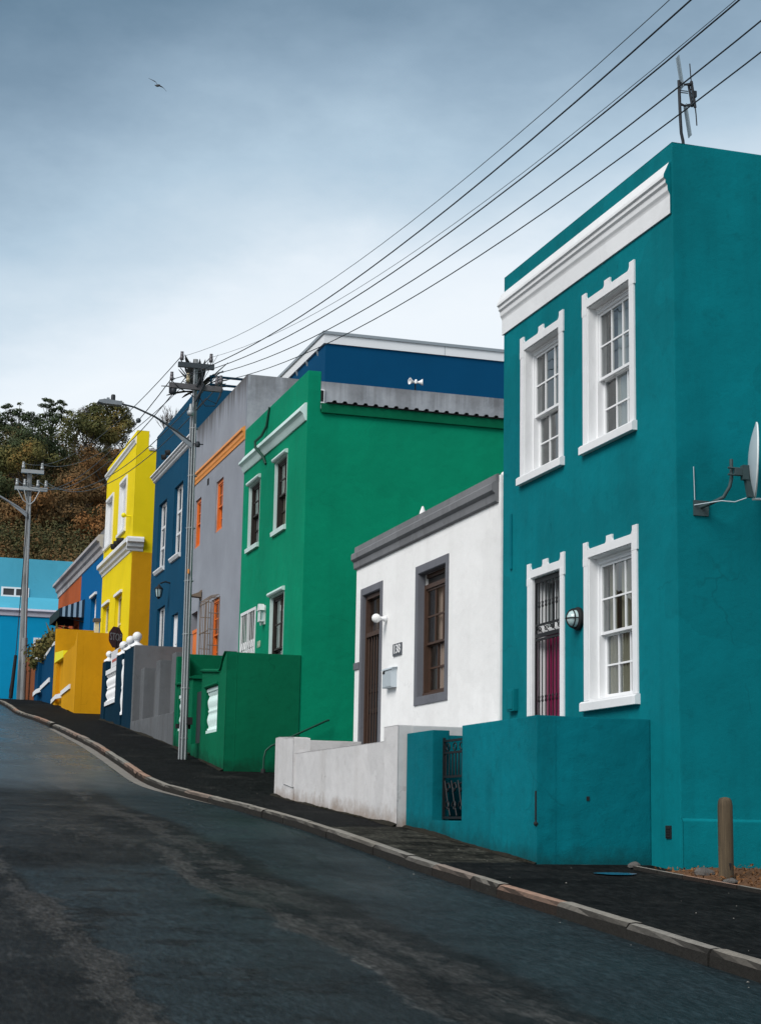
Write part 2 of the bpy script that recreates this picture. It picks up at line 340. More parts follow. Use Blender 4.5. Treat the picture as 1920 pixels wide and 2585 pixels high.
# ------------------------------------------------------------------ mesh builder (world coordinates)
class MB:
    def __init__(s): s.v = []; s.f = []; s.mi = []; s.sm = []
    def add(s, vs, fs, mi=0, smooth=False):
        o = len(s.v); s.v += [tuple(v) for v in vs]
        for f in fs: s.f.append(tuple(i + o for i in f)); s.mi.append(mi); s.sm.append(smooth)
        return s
    def box(s, x0, x1, y0, y1, z0, z1, mi=0):
        if x0 > x1: x0, x1 = x1, x0
        if y0 > y1: y0, y1 = y1, y0
        if z0 > z1: z0, z1 = z1, z0
        v = [(x, y, z) for z in (z0, z1) for y in (y0, y1) for x in (x0, x1)]
        return s.add(v, [(0, 2, 3, 1), (4, 5, 7, 6), (0, 1, 5, 4), (2, 6, 7, 3), (0, 4, 6, 2), (1, 3, 7, 5)], mi)
    def prism(s, poly, axis, a, b, mi=0, mi_a=None, mi_b=None):
        n = len(poly)
        def P(p, t):
            if axis == 'y': return (p[0], t, p[1])
            if axis == 'x': return (t, p[0], p[1])
            return (p[0], p[1], t)
        v = [P(p, a) for p in poly] + [P(p, b) for p in poly]
        s.add(v, [(i, (i + 1) % n, n + (i + 1) % n, n + i) for i in range(n)], mi)
        s.add([P(p, a) for p in poly], [tuple(range(n))[::-1]], mi if mi_a is None else mi_a)
        s.add([P(p, b) for p in poly], [tuple(range(n))], mi if mi_b is None else mi_b)
        return s
    def tube(s, pts, r, seg=8, mi=0, cap=True):
        pts = [Vector(p) for p in pts]; n = len(pts)
        rs = r if isinstance(r, (list, tuple)) else [r] * n
        vs = []; up = None
        for i, p in enumerate(pts):
            d = (pts[min(i + 1, n - 1)] - pts[max(i - 1, 0)]).normalized()
            if up is None: up = Vector((0, 0, 1)) if abs(d.z) < .9 else Vector((1, 0, 0))
            a = d.cross(up)
            if a.length < 1e-4: a = d.orthogonal()
            a.normalize(); c = a.cross(d).normalized(); up = c
            for k in range(seg):
                t = 2 * math.pi * k / seg
                vs.append(p + (a * math.cos(t) + c * math.sin(t)) * rs[i])
        fs = [(i * seg + k, i * seg + (k + 1) % seg, (i + 1) * seg + (k + 1) % seg, (i + 1) * seg + k) for i in range(n - 1) for k in range(seg)]
        s.add(vs, fs, mi, True)
        if cap:
            s.add(vs[:seg], [tuple(range(seg))[::-1]], mi); s.add(vs[-seg:], [tuple(range(seg))], mi)
        return s
    def lathe(s, prof, c, seg=14, mi=0, axis=(0, 0, 1)):
        ax = Vector(axis).normalized(); u = ax.orthogonal().normalized(); w = ax.cross(u); c = Vector(c)
        vs = [c + ax * h + (u * math.cos(2 * math.pi * k / seg) + w * math.sin(2 * math.pi * k / seg)) * max(r, 1e-4) for r, h in prof for k in range(seg)]
        n = len(prof)
        return s.add(vs, [(i * seg + k, i * seg + (k + 1) % seg, (i + 1) * seg + (k + 1) % seg, (i + 1) * seg + k) for i in range(n - 1) for k in range(seg)], mi, True)
    def sphere(s, c, r, seg=16, mi=0, sz=(1, 1, 1)):
        vs = []; rings = seg // 2
        for i in range(rings + 1):
            t = math.pi * i / rings
            for k in range(seg):
                a = 2 * math.pi * k / seg
                vs.append((c[0] + r * sz[0] * math.sin(t) * math.cos(a), c[1] + r * sz[1] * math.sin(t) * math.sin(a), c[2] + r * sz[2] * math.cos(t)))
        return s.add(vs, [(i * seg + k, (i + 1) * seg + k, (i + 1) * seg + (k + 1) % seg, i * seg + (k + 1) % seg) for i in range(rings) for k in range(seg)], mi, True)
    def panel(s, y0, y1, z0, z1, holes, x0, x1, mi=0):
        """upright slab on a plane of constant x, with rectangular openings"""
        ys = sorted({y0, y1, *[h[i] for h in holes for i in (0, 1)]}); zs = sorted({z0, z1, *[h[i] for h in holes for i in (2, 3)]})
        ys = [y for y in ys if y0 <= y <= y1]; zs = [z for z in zs if z0 <= z <= z1]
        ny, nz = len(ys) - 1, len(zs) - 1
        def solid(i, j):
            if i < 0 or j < 0 or i >= ny or j >= nz: return False
            cy, cz = (ys[i] + ys[i + 1]) / 2, (zs[j] + zs[j + 1]) / 2
            return not any(h[0] < cy < h[1] and h[2] < cz < h[3] for h in holes)
        idx = {}; vs = []
        def V(i, j, b):
            k = (i, j, b)
            if k not in idx: idx[k] = len(vs); vs.append((x1 if b else x0, ys[i], zs[j]))
            return idx[k]
        fs = []
        for i in range(ny):
            for j in range(nz):
                if not solid(i, j): continue
                a = [(i, j), (i + 1, j), (i + 1, j + 1), (i, j + 1)]
                fs.append([V(*q, 0) for q in a][::-1]); fs.append([V(*q, 1) for q in a])
                for (di, dj), (p, q) in (((0, -1), (a[0], a[1])), ((1, 0), (a[1], a[2])), ((0, 1), (a[2], a[3])), ((-1, 0), (a[3], a[0]))):
                    if not solid(i + di, j + dj): fs.append([V(*p, 0), V(*q, 0), V(*q, 1), V(*p, 1)])
        return s.add(vs, fs, mi)
    def build(s, name, mats, parent=None, base=None):
        if not isinstance(mats, (list, tuple)): mats = [mats]
        o = Vector((0, 0, 0)); q = parent
        while q is not None: o += q.location; q = q.parent
        if base is not None: o = Vector(base)
        me = bpy.data.meshes.new(name)
        me.from_pydata([(x - o.x, y - o.y, z - o.z) for x, y, z in s.v], [], s.f)
        for m in mats: me.materials.append(m)
        me.polygons.foreach_set('material_index', s.mi); me.polygons.foreach_set('use_smooth', s.sm)
        me.update()
        if len(s.f) < 20000:
            bm = bmesh.new(); bm.from_mesh(me)
            bmesh.ops.recalc_face_normals(bm, faces=bm.faces); bm.to_mesh(me); bm.free()
        ob = bpy.data.objects.new(name, me); COL.objects.link(ob)
        if parent is not None: ob.parent = parent
        if base is not None: ob.location = base
        return ob

def tag(o, label=None, cat=None, group=None, kind=None):
    for k, v in (('label', label), ('category', cat), ('group', group), ('kind', kind)):
        if v: o[k] = v
    return o
def thing(name, label, cat, loc, group=None):
    o = bpy.data.objects.new(name, None); COL.objects.link(o); o.location = loc
    o.empty_display_size = .3
    return tag(o, label, cat, group)
def struct(mb, name, mat): return tag(mb.build(name, mat), kind='structure')
def text_mesh(txt, size, origin, xdir, ydir, depth=.006):
    """lettering as mesh geometry: (verts, faces) in world coordinates"""
    cu = bpy.data.curves.new('lettering', 'FONT'); cu.body = txt; cu.size = size; cu.extrude = depth
    cu.align_x = 'CENTER'; cu.align_y = 'CENTER'; cu.resolution_u = 3; cu.offset = .004 * size
    ob = bpy.data.objects.new('lettering', cu); COL.objects.link(ob)
    dg = bpy.context.evaluated_depsgraph_get(); me = bpy.data.meshes.new_from_object(ob.evaluated_get(dg))
    X = Vector(xdir).normalized(); Y = Vector(ydir).normalized(); Z = X.cross(Y); O = Vector(origin)
    vs = [O + X * v.co.x + Y * v.co.y + Z * v.co.z for v in me.vertices]
    fs = [tuple(p.vertices) for p in me.polygons]
    bpy.data.objects.remove(ob); bpy.data.curves.remove(cu); bpy.data.meshes.remove(me)
    return vs, fs

# ------------------------------------------------------------------ ground, road, kerb, pavement
def terrain_h(x, y):
    b = gz(min(y, 95)) - .45
    if y > 88:
        t = (y - 88)
        hill = min(t * .40, 25) + max(0, min(t - 62, 60)) * .12
        side = 1.0
        if x > 24: side = max(.25, 1 - (x - 24) / 45)
        if x < -5: side = max(.5, 1 - (-5 - x) / 160)
        b += hill * side + (noise.noise(Vector((x * .05, y * .05, 0))) * 2.2 * min(1, t / 20))
    return b
mb = MB(); xs = [-400, -250, -150] + [-100 + i * 5 for i in range(51)] + [200, 300, 450]
ys = [-120, -80] + [-45 + i * 2.5 for i in range(108)] + [240, 300, 400, 600, 900]
vs = [(x, y, terrain_h(x, y)) for y in ys for x in xs]; nx = len(xs)
mb.add(vs, [(j * nx + i, j * nx + i + 1, (j + 1) * nx + i + 1, (j + 1) * nx + i) for j in range(len(ys) - 1) for i in range(nx - 1)], 0, True)
struct(mb, 'hillside_ground', M['earth'])

def road_z(x, y):
    k = kx(y); d = k - x
    return gz(y) - .108 + .05 * math.sin(min(d / 7.0, 1) * math.pi) - .012 * math.exp(-d * 3)
mb = MB(); ry = [-38 + i * .75 for i in range(164)]
cols = [0, .2, .6, 1.2, 2, 3, 4, 5, 6, 7, 7.6]
vs = [(kx(y) - c + (0.04 if c == 0 else 0), y, road_z(kx(y) - c, y)) for y in ry for c in cols]; nx = len(cols)
mb.add(vs, [(j * nx + i, (j + 1) * nx + i, (j + 1) * nx + i + 1, j * nx + i + 1) for j in range(len(ry) - 1) for i in range(nx - 1)], 0, True)
struct(mb, 'road', M['road'])
# the opposite pavement and kerb, out of frame on the left
mb = MB()
vs = [(x(kx(y)), y, gz(y) + dz) for y in ry for x, dz in ((lambda k: k - 7.58, -.2), (lambda k: k - 7.58, 0), (lambda k: k - 7.8, 0), (lambda k: k - 11, .02))]
mb.add(vs, [(j * 4 + i, (j + 1) * 4 + i, (j + 1) * 4 + i + 1, j * 4 + i + 1) for j in range(len(ry) - 1) for i in range(3)])
struct(mb, 'far_pavement', M['path'])
# concrete gutter strip laid on the road
mb = MB(); gy_ = [29.5 + i * .5 for i in range(40)]
def gw(y): return .02 + .21 * min(1, max(0, (y - 29.5) / 3)) * (1 - .35 * min(1, max(0, (y - 40) / 9)))
vs = []
for y in gy_:
    k = kx(y)
    for c in (0.0, .5, 1):
        x = k - c * gw(y); vs.append((x, y, road_z(x, y) + .006))
mb.add(vs, [(j * 3 + i, (j + 1) * 3 + i, (j + 1) * 3 + i + 1, j * 3 + i + 1) for j in range(len(gy_) - 1) for i in range(2)], 0, True)
struct(mb, 'gutter', M['gutter'])
# kerb stones
mb = MB(); y = -20.0
while y < 82:
    ln = random.uniform(.8, 1.6)
    if 48.9 < y < 49.9: y += .35; continue
    y2 = y + ln - .014
    a = [kx(y) + random.uniform(-.012, .012), kx(y2) + random.uniform(-.012, .012)]
    dz = random.uniform(-.006, .007); w = random.uniform(.13, .155)
    sub = 4; ring = []
    for k in range(sub + 1):
        t = k / sub; yy = y + (y2 - y) * t; xx = a[0] + (a[1] - a[0]) * t; zz = gz(yy) + dz
        j = lambda q: random.uniform(-q, q) * .5
        ring.append([(xx - .008 + j(.008), yy, zz - .24), (xx + j(.01), yy, zz - .03 + j(.008)), (xx + .03 + j(.01), yy, zz + .006 + j(.005)), (xx + w * .6, yy, zz + .012 + j(.004)), (xx + w + j(.008), yy, zz + .008), (xx + w, yy, zz - .24)])
    vs = [p for r_ in ring for p in r_]
    fs = [(k * 6 + i, k * 6 + i + 1, (k + 1) * 6 + i + 1, (k + 1) * 6 + i) for k in range(sub) for i in range(5)]
    fs += [tuple(range(6)), tuple(range(sub * 6, sub * 6 + 6))[::-1]]
    mb.add(vs, fs); y += ln
struct(mb, 'kerb', M['kerb'])
# pavement
mb = MB(); cols = [0, .25, .5, .75, 1]
vs = []
for y in ry:
    k = kx(y) + .125
    for c in cols:
        x = k + (9.25 - k) * c
        vs.append((x, y, gz(y) + .012 * c + .008 * noise.noise(Vector((x * 1.5, y * 1.5, 3)))))
mb.add(vs, [(j * 5 + i, j * 5 + i + 1, (j + 1) * 5 + i + 1, (j + 1) * 5 + i) for j in range(len(ry) - 1) for i in range(4)], 0, True)
struct(mb, 'pavement', M['path'])
# lane between the white and the green house, and side street beyond the navy house
for nm, y0, y1, up, x1 in (('lane', 30.8, 34.8, .24, 20), ('side_street', 54.6, 60.2, .05, 30)):
    mb = MB(); vs = []
    n = 12
    for i in range(n + 1):
        x = 9.1 + (x1 - 9.1) * i / n
        for y in (y0, (y0 + y1) / 2, y1): vs.append((x, y, gz(y) + .02 + (x - 9.1) * up))
    mb.add(vs, [(i * 3 + k, (i + 1) * 3 + k, (i + 1) * 3 + k + 1, i * 3 + k + 1) for i in range(n) for k in range(2)])
    struct(mb, nm, M['path'])
# steps at the foot of the lane
# bare soil beside the teal house with fallen leaves
mb = MB(); vs = []
yy = [8 + i * .5 for i in range(20)]; xx = [8.9 + i * .35 for i in range(30)]
def soil_edge(y): return 8.55 + (17.87 - y) * .10 if y > 15 else 8.84 + (15 - y) * .05
for y in yy:
    for i in range(30):
        x = soil_edge(y) + i * .35
        vs.append((x, y, gz(y) + .012 + .05 * min(1, i / 2) + .05 * abs(noise.noise(Vector((x * 2, y * 2, 0)))) * min(1, i)))
mb.add(vs, [(j * 30 + i, j * 30 + i + 1, (j + 1) * 30 + i + 1, (j + 1) * 30 + i) for j in range(19) for i in range(29)], 0, True)
struct(mb, 'bare_soil', M['soil'])
mb = MB()
for i in range(2600):
    y = random.uniform(13.5, 17.5); x = soil_edge(y) + random.uniform(.02, 3.2) ** 1.0
    z = gz(y) + .06 + random.uniform(0, .05) * min(1, (x - soil_edge(y)))
    s = random.uniform(.012, .035); n = Vector((random.uniform(-1, 1), random.uniform(-1, 1), random.uniform(.3, 1.2))).normalized()
    a = n.orthogonal().normalized(); a.rotate(Matrix.Rotation(random.uniform(0, 6.28), 3, n)); b = n.cross(a) * random.uniform(.4, .8); c = Vector((x, y, z))
    mb.add([c - a * s, c + b * s * .6 + n * s * .2, c + a * s, c - b * s * .6], [(0, 1, 2, 3)])
tag(mb.build('fallen_leaves', M['leaf_litter']), 'rust coloured fallen leaves scattered on the bare soil beside the teal house', 'leaf litter', kind='stuff')
# pale chips and litter on the pavement and along the kerb
mb = MB()
for i in range(75):
    y = random.uniform(10.5, 45); x = random.uniform(kx(y) + .2, 7.35 if y > 18 else 8.4) if i % 3 else kx(y) - abs(random.gauss(0, .25)) - .04
    z = gz(y) + .012 if i % 3 else road_z(x, y) + .004
    s = random.uniform(.004, .012); a = random.uniform(0, 3.14); q = Vector((math.cos(a), math.sin(a), 0)) * s; r2 = Vector((-q.y, q.x, 0)) * random.uniform(.4, 1)
    c = Vector((x, y, z)); t_ = Vector((0, 0, s * .7))
    mb.add([c - q, c - r2, c + q, c + r2, c + t_], [(0, 1, 4), (1, 2, 4), (2, 3, 4), (3, 0, 4)])
tag(mb.build('grit_chips', M['chips']), 'small pale stone chips scattered on the pavement and along the kerb', 'grit', kind='stuff')
# puddle
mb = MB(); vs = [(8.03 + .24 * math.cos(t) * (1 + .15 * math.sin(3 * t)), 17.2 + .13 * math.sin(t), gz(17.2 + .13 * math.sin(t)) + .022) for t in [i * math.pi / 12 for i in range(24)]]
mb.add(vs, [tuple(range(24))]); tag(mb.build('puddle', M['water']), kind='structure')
# edging strip between pavement and soil
mb = MB()
for i in range(12):
    y0 = 17.8 - i * .5; y1 = y0 - .48; x0, x1 = soil_edge(y0) - .04, soil_edge(y1) - .04
    mb.add([(x0, y0, gz(y0) + .0), (x0 + .05, y0, gz(y0)), (x1 + .05, y1, gz(y1)), (x1, y1, gz(y1)), (x0, y0, gz(y0) + .05), (x0 + .05, y0, gz(y0) + .05), (x1 + .05, y1, gz(y1) + .05), (x1, y1, gz(y1) + .05)],
           [(0, 1, 2, 3), (4, 5, 6, 7), (0, 1, 5, 4), (1, 2, 6, 5), (2, 3, 7, 6), (3, 0, 4, 7)])
struct(mb, 'path_edging', M['kerb'])

# ------------------------------------------------------------------ houses
XF = 9.0
HG = 'painted row houses along the street'
def house(label, y0, y1, ztop, mat, holes, zb=None, back=17.5, zside=None, roofz=None, thick=.30, group=HG):
    zb = min(gz(y0), gz(y1)) - .6 if zb is None else zb
    rt = thing('row_house', label, 'house', (XF, (y0 + y1) / 2, gz((y0 + y1) / 2)), group)
    zs = ztop if zside is None else zside
    w = MB(); xb = XF + thick; t = .25
    ys_ = sorted({y0, y0 + t, y1 - t, y1, *[h[i] for h in holes for i in (0, 1)]}); zs_ = sorted({zb, zs, ztop, *[h[i] for h in holes for i in (2, 3)]})
    for i in range(len(ys_) - 1):
        for k in range(len(zs_) - 1):
            a, b, c, d = ys_[i], ys_[i + 1], zs_[k], zs_[k + 1]; cy, cz = (a + b) / 2, (c + d) / 2
            if any(h[0] < cy < h[1] and h[2] < cz < h[3] for h in holes): continue
            w.add([(XF, a, c), (XF, b, c), (XF, b, d), (XF, a, d)], [(0, 3, 2, 1)])
            if y0 + t < cy < y1 - t or cz > zs: w.add([(xb, a, c), (xb, b, c), (xb, b, d), (xb, a, d)], [(0, 1, 2, 3)])
    for a, b, c, d in holes:
        w.add([(x, y, z) for x in (XF, xb) for y, z in ((a, c), (b, c), (b, d), (a, d))], [(0, 1, 5, 4), (1, 2, 6, 5), (2, 3, 7, 6), (3, 0, 4, 7)])
    for y in (y0, y1):
        pts = [(XF, zb), (back, zb), (back, zs)] + ([(xb, zs), (xb, ztop)] if ztop > zs else []) + [(XF, ztop)]
        w.add([(x, y, z) for x, z in pts], [tuple(range(len(pts)))])
        q = y + t if y == y0 else y - t
        w.add([(xb, q, zb), (back - t, q, zb), (back - t, q, zs), (xb, q, zs)], [(0, 1, 2, 3)])
        w.add([(xb, y, zs), (back, y, zs), (back, q, zs), (xb, q, zs)], [(0, 1, 2, 3)])
    w.add([(XF, y0, ztop), (XF, y1, ztop), (xb, y1, ztop), (xb, y0, ztop)], [(0, 1, 2, 3)])
    w.add([(back, y0, zb), (back, y1, zb), (back, y1, zs), (back, y0, zs)], [(0, 1, 2, 3)])
    w.add([(back - t, y0 + t, zb), (back - t, y1 - t, zb), (back - t, y1 - t, zs), (back - t, y0 + t, zs)], [(0, 1, 2, 3)])
    w.add([(back - t, y0 + t, zs), (back - t, y1 - t, zs), (back, y1 - t, zs), (back, y0 + t, zs)], [(0, 1, 2, 3)])
    w.build('wall', mat, rt)
    rz = (zs - .5) if roofz is None else roofz
    r_ = MB(); r_.box(XF + thick, back - .25, y0 + .25, y1 - .25, rz - .15, rz); r_.build('roof', M['roof_dark'], rt)
    return rt
def cornice(rt, prof, y0, y1, mat, name='cornice', endmat=None, x=XF):
    m = MB(); m.prism([(x - p, z) for p, z in prof], 'y', y0, y1, 0, 1 if endmat else 0, 0)
    return m.build(name, [mat] + ([endmat] if endmat else []), rt)
def sash(rt, y0, y1, z0, z1, depth, fmat, cols=3, rows=(2, 2), split=.5, fw=.05, mun=.022, glass_gap=0.0, curtain=None, lower_back=.055, name='window', coff=.14):
    """sliding sash window filling an opening; lower sash sits further in"""
    xf = XF + depth; b = MB()
    b.box(xf, xf + .13, y0, y0 + fw, z0, z1); b.box(xf, xf + .13, y1 - fw, y1, z0, z1)
    b.box(xf, xf + .13, y0 + fw, y1 - fw, z1 - fw * 1.2, z1); b.box(xf - .03, xf + .13, y0 + fw, y1 - fw, z0, z0 + fw * .9)
    iy0, iy1, iz0, iz1 = y0 + fw, y1 - fw, z0 + fw * .9, z1 - fw * 1.2
    zm = iz0 + (iz1 - iz0) * split
    g = MB()
    for k, (a, c, x) in enumerate(((zm, iz1, xf + .025), (iz0, zm + .02, xf + .025 + lower_back))):
        st = .036
        b.box(x, x + .04, iy0, iy0 + st, a, c); b.box(x, x + .04, iy1 - st, iy1, a, c)
        b.box(x, x + .04, iy0 + st, iy1 - st, c - st, c); b.box(x, x + .04, iy0 + st, iy1 - st, a, a + st * (1.0 if k == 0 else 1.5))
        nr = rows[k]; ih0, ih1 = a + st * (1.0 if k == 0 else 1.5), c - st
        for i in range(1, cols):
            yy = iy0 + st + (iy1 - iy0 - 2 * st) * i / cols; b.box(x + .004, x + .036, yy - mun / 2, yy + mun / 2, ih0, ih1)
        for j in range(1, nr):
            zz = ih0 + (ih1 - ih0) * j / nr; b.box(x + .006, x + .034, iy0 + st, iy1 - st, zz - mun / 2, zz + mun / 2)
        g.add([(x + .02, iy0 + st * .5, a + .01), (x + .02, iy1 - st * .5, a + .01), (x + .02, iy1 - st * .5, c - .01), (x + .02, iy0 + st * .5, c - .01)], [(0, 1, 2, 3)])
    w = b.build(name, fmat, rt)
    g.build('pane', M['glass'], w)
    if curtain:
        for (ca, cb, cm) in curtain:
            c = MB(); n = 26; vs = []
            for i in range(n + 1):
                t = i / n; yy = iy0 + (iy1 - iy0) * (ca + (cb - ca) * t); xx = xf + coff + .022 * math.sin(i * 1.9) + .012 * math.sin(i * .7)
                vs += [(xx, yy, iz0), (xx, yy, iz1)]
            c.add(vs, [(2 * i, 2 * i + 2, 2 * i + 3, 2 * i + 1) for i in range(n)], 0, True); c.build('curtain', M[cm], w)  # also builds the pink sheets that imitate pane reflections
    return w
def eared_surround(w, y0, y1, z0, z1, mat, band=.15, sill=True, top=.11, ear=.10, zbot=None):
    """raised plaster surround with a little ear at each corner and one in the middle"""
    b = MB(); p = .024; x0 = XF - p; x1 = XF + .004
    zl = z0 if zbot is None else zbot
    b.box(x0, x1, y0 - band, y0, zl, z1 - .10); b.box(x0, x1, y1, y1 + band, zl, z1 - .10)
    e = .018
    b.box(x0 - .002, x1, y0 - band - e, y0, z1 - .10, z1); b.box(x0 - .002, x1, y1, y1 + band + e, z1 - .10, z1)
    b.box(x0, x1, y0 - band - e, y1 + band + e, z1, z1 + top)
    ym = (y0 + y1) / 2
    for a, c in ((y0 - band - e, y0 - .02), (y1 + .02, y1 + band + e)):
        b.box(x0, x1, a, c, z1 + top, z1 + top + ear)
        f = a + .0 if a > ym else c
        sgn = -1 if a > ym else 1
        b.prism([(f, z1 + top), (f + sgn * .05, z1 + top), (f + sgn * .018, z1 + top + .018), (f, z1 + top + .05)], 'x', x0, x1)
    b.box(x0, x1, ym - .085, ym + .085, z1 + top, z1 + top + ear * .9)
    for sg in (-1, 1):
        f = ym + sg * .085
        b.prism([(f, z1 + top), (f + sg * .04, z1 + top), (f + sg * .014, z1 + top + .014), (f, z1 + top + .04)], 'x', x0, x1)
    b.build('surround', mat, w)
    if sill:
        s = MB(); s.prism([(XF + .004, z0 - .13), (XF - .075, z0 - .13), (XF - .075, z0 - .03), (XF - .05, z0 - .008), (XF + .16, z0 + .012), (XF + .16, z0 - .02), (XF + .004, z0 - .03)], 'y', y0 - band - .03, y1 + band + .03)
        s.build('sill', mat, w)
def lining(w, y0, y1, z0, z1, mat, depth, name='reveal', t=.012):
    """painted lining of the opening's sides"""
    b = MB(); x0, x1 = XF - .006, XF + depth + .12
    b.box(x0, x1, y0, y0 + t, z0, z1); b.box(x0, x1, y1 - t, y1, z0, z1); b.box(x0, x1, y0 + t, y1 - t, z1 - t, z1); b.box(x0, x1, y0 + t, y1 - t, z0, z0 + t)
    b.build(name, mat, w)

# ---- teal house
hT = [(18.76, 20.05, 4.98, 6.84), (21.00, 22.27, 4.98, 6.84), (18.74, 20.04, 1.61, 3.46), (20.96, 21.99, .6, 3.45)]
teal = house('two storey teal house with white eared window surrounds, nearest house at the right', 17.57, 23.12, 8.208, M['teal'], hT, zb=-1.2, back=18.5)
cornice(teal, [(-.004, 7.97), (.03, 7.955), (.055, 7.90), (.10, 7.80), (.105, 7.755), (.08, 7.735), (.08, 7.69), (.055, 7.665), (.05, 7.60), (.03, 7.565), (.022, 7.54), (.022, 7.31), (-.004, 7.31)], 17.60, 23.16, M['trim'], endmat=M['teal'])
for i, (a, b, c, d) in enumerate(hT[:3]):
    cur = [[(.0, .64, 'curtain')], [(.0, .25, 'curtain')], [(.0, .30, 'beige_curtain'), (.36, .60, 'beige_curtain'), (.78, .92, 'beige_curtain')]][i]
    w = sash(teal, a + .13, b - .012, c, d - .05, .115, M['white_paint'], 3, (2, 2), .47, fw=.034, curtain=cur, lower_back=.065)
    jb = MB(); jb.box(XF + .115, XF + .24, a + .012, a + .13, c, d - .05); jb.box(XF + .10, XF + .24, a + .012, b - .012, d - .05, d - .012); jb.build('frame_box', M['white_paint'], w)
    lining(w, a, b, c, d, M['trim'], .115); eared_surround(w, a, b, c, d, M['trim'], .135)
# teal door behind an iron gate
a, b, c, d = hT[3]
dm = MB(); dm.box(9.20, 9.25, a + .06, b - .06, .6, 2.66)
for k in range(5): dm.box(9.188, 9.20, a + .10 + k * .175, a + .24 + k * .175, .9, 2.5)
door = dm.build('door', M['magenta'], teal); door['label'] = 'magenta front door behind black bars'
fr = MB(); fr.box(9.16, 9.28, a + .012, a + .06, .6, d - .012); fr.box(9.16, 9.28, b - .06, b - .012, .6, d - .012); fr.box(9.16, 9.28, a + .06, b - .06, 2.66, 2.74); fr.box(9.16, 9.28, a + .06, b - .06, d - .07, d - .012)
for t in (.3, .62): fr.box(9.19, 9.23, a + (b - a) * t - .025, a + (b - a) * t + .025, 2.74, d - .07)
fr.build('door_frame', M['white_paint'], door)
g = MB(); g.add([(9.21, a + .06, 2.74), (9.21, b - .06, 2.74), (9.21, b - .06, d - .07), (9.21, a + .06, d - .07)], [(0, 1, 2, 3)]); g.build('fanlight', M['glass'], door)
lining(door, a, b, .6, d, M['trim'], .15); eared_surround(door, a, b, .9, d, M['trim'], .125, sill=False, zbot=.6)
gt = MB(); x0, x1 = 9.035, 9.06
gt.box(x0, x1, a + .02, a + .055, .6, d - .02); gt.box(x0, x1, b - .055, b - .02, .6, d - .02); gt.box(x0, x1, a + .055, b - .055, d - .08, d - .02)
gt.box(x0, x1, a + .055, b - .055, 2.76, 2.79); gt.box(x0, x1, a + .055, b - .055, 2.60, 2.655); gt.box(x0, x1, a + .055, b - .055, 2.555, 2.585)
for k in range(7):
    yy = a + .15 + k * .122
    gt.tube([(9.047, yy, 2.79), (9.047, yy, d - .08)], .009, 6); gt.tube([(9.047, yy, .6), (9.047, yy, 2.56)], .009, 6)
    for zz in (3.06, 1.75): gt.lathe([(.009, -.05), (.02, -.03), (.012, 0), (.02, .03), (.009, .05)], (9.047, yy, zz), 8)
for k in range(4):
    yy = a + .17 + k * .23; sg = 1 if k % 2 else -1
    gt.tube([(9.047, yy + sg * (.075 * math.cos(t) * (1 - t / 9)), 2.708 + .04 * math.sin(t) * (1 - t / 9)) for t in [i * .45 for i in range(16)]], .008, 5)
    gt.tube([(9.047, yy - .09, 2.66), (9.047, yy + .09, 2.76)], .007, 5)
ga = gt.build('gate', M['iron'], teal); ga['label'] = 'black iron security gate with scrolls'
# plinth along the flank, slot, meter box, vent, pipes
pl = MB(); pl.prism([(17.57, .144), (17.545, .125), (17.535, .11), (17.535, -1.2), (17.57, -1.2)], 'x', 9.004, 18.5); pl.build('plinth', M['teal'], teal)
sl = MB(); sl.box(8.975, 9.003, 22.74, 22.79, 3.68, 4.50); sl.build('downpipe', M['teal_wall'], teal)
mbx = MB(); mbx.box(8.93, 9.003, 22.50, 22.76, 1.62, 1.94); mbx.box(8.922, 8.93, 22.53, 22.73, 1.65, 1.91); mbx.build('meter_box', M['teal'], teal)
v = MB(); v.box(8.985, 9.003, 17.80, 17.93, -.09, .055)
for k in range(4): v.box(8.978, 8.985, 17.815, 17.915, -.075 + k * .03, -.06 + k * .03)
v.build('air_vent', M['black'], teal)
# ---- white house
hW = [(25.62, 27.02, 2.10, 4.19), (29.17, 30.28, .8, 4.22)]
white = house('single storey white house with grey cornice and grey window surround', 23.2, 30.75, 5.08, M['white'], hW, zb=-.9, back=16, roofz=4.6)
cornice(white, [(-.004, 5.21), (.04, 5.20), (.045, 5.09), (.09, 5.075), (.11, 5.05), (.11, 4.95), (.085, 4.925), (.06, 4.905), (.05, 4.79), (.03, 4.77), (-.004, 4.77)], 23.30, 30.79, M['cornice_grey'])
st = MB(); st.box(8.965, 9.3, 23.135, 23.2, -.9, 5.16); st.sphere((9.12, 23.165, 5.16), .06, 10, sz=(2.4, .5, 1.4)); st.build('party_wall_strip', M['white'], white)
def grey_band(w, y0, y1, z0, z1, b=.13, bottom=True):
    m = MB(); x0, x1 = XF - .018, XF + .004
    zb = z0 - b if bottom else z0
    m.box(x0, x1, y0 - b, y0, zb, z1 + b); m.box(x0, x1, y1, y1 + b, zb, z1 + b); m.box(x0, x1, y0, y1, z1, z1 + b)
    if bottom: m.box(x0, x1, y0, y1, z0 - b, z0)
    m.build('surround', M['surround_grey'], w)
    lining(w, y0, y1, z0, z1, M['surround_grey'], -.01)
a, b, c, d = hW[0]
w = sash(white, a + .012, b - .012, c + .012, d - .2, .10, M['brown_light'], 3, (2, 2), .46, fw=.06, mun=.03, coff=.13, curtain=[(.02, .30, 'pink_reflection'), (.42, .70, 'pink_reflection')])  # pink sheets behind the panes imitate a pinkish reflection
grey_band(w, a, b, c, d)
tb = MB(); tb.box(9.14, 9.26, a + .012, b - .012, d - .08, d - .012); tb.box(9.17, 9.25, a + .012, b - .012, d - .2, d - .08, 1); tb.build('head_rail', [M['brown_light'], M['brown']], w)
a, b, c, d = hW[1]
dm = MB(); dm.box(9.140, 9.190, a + .07, b - .07, .8, 3.42)
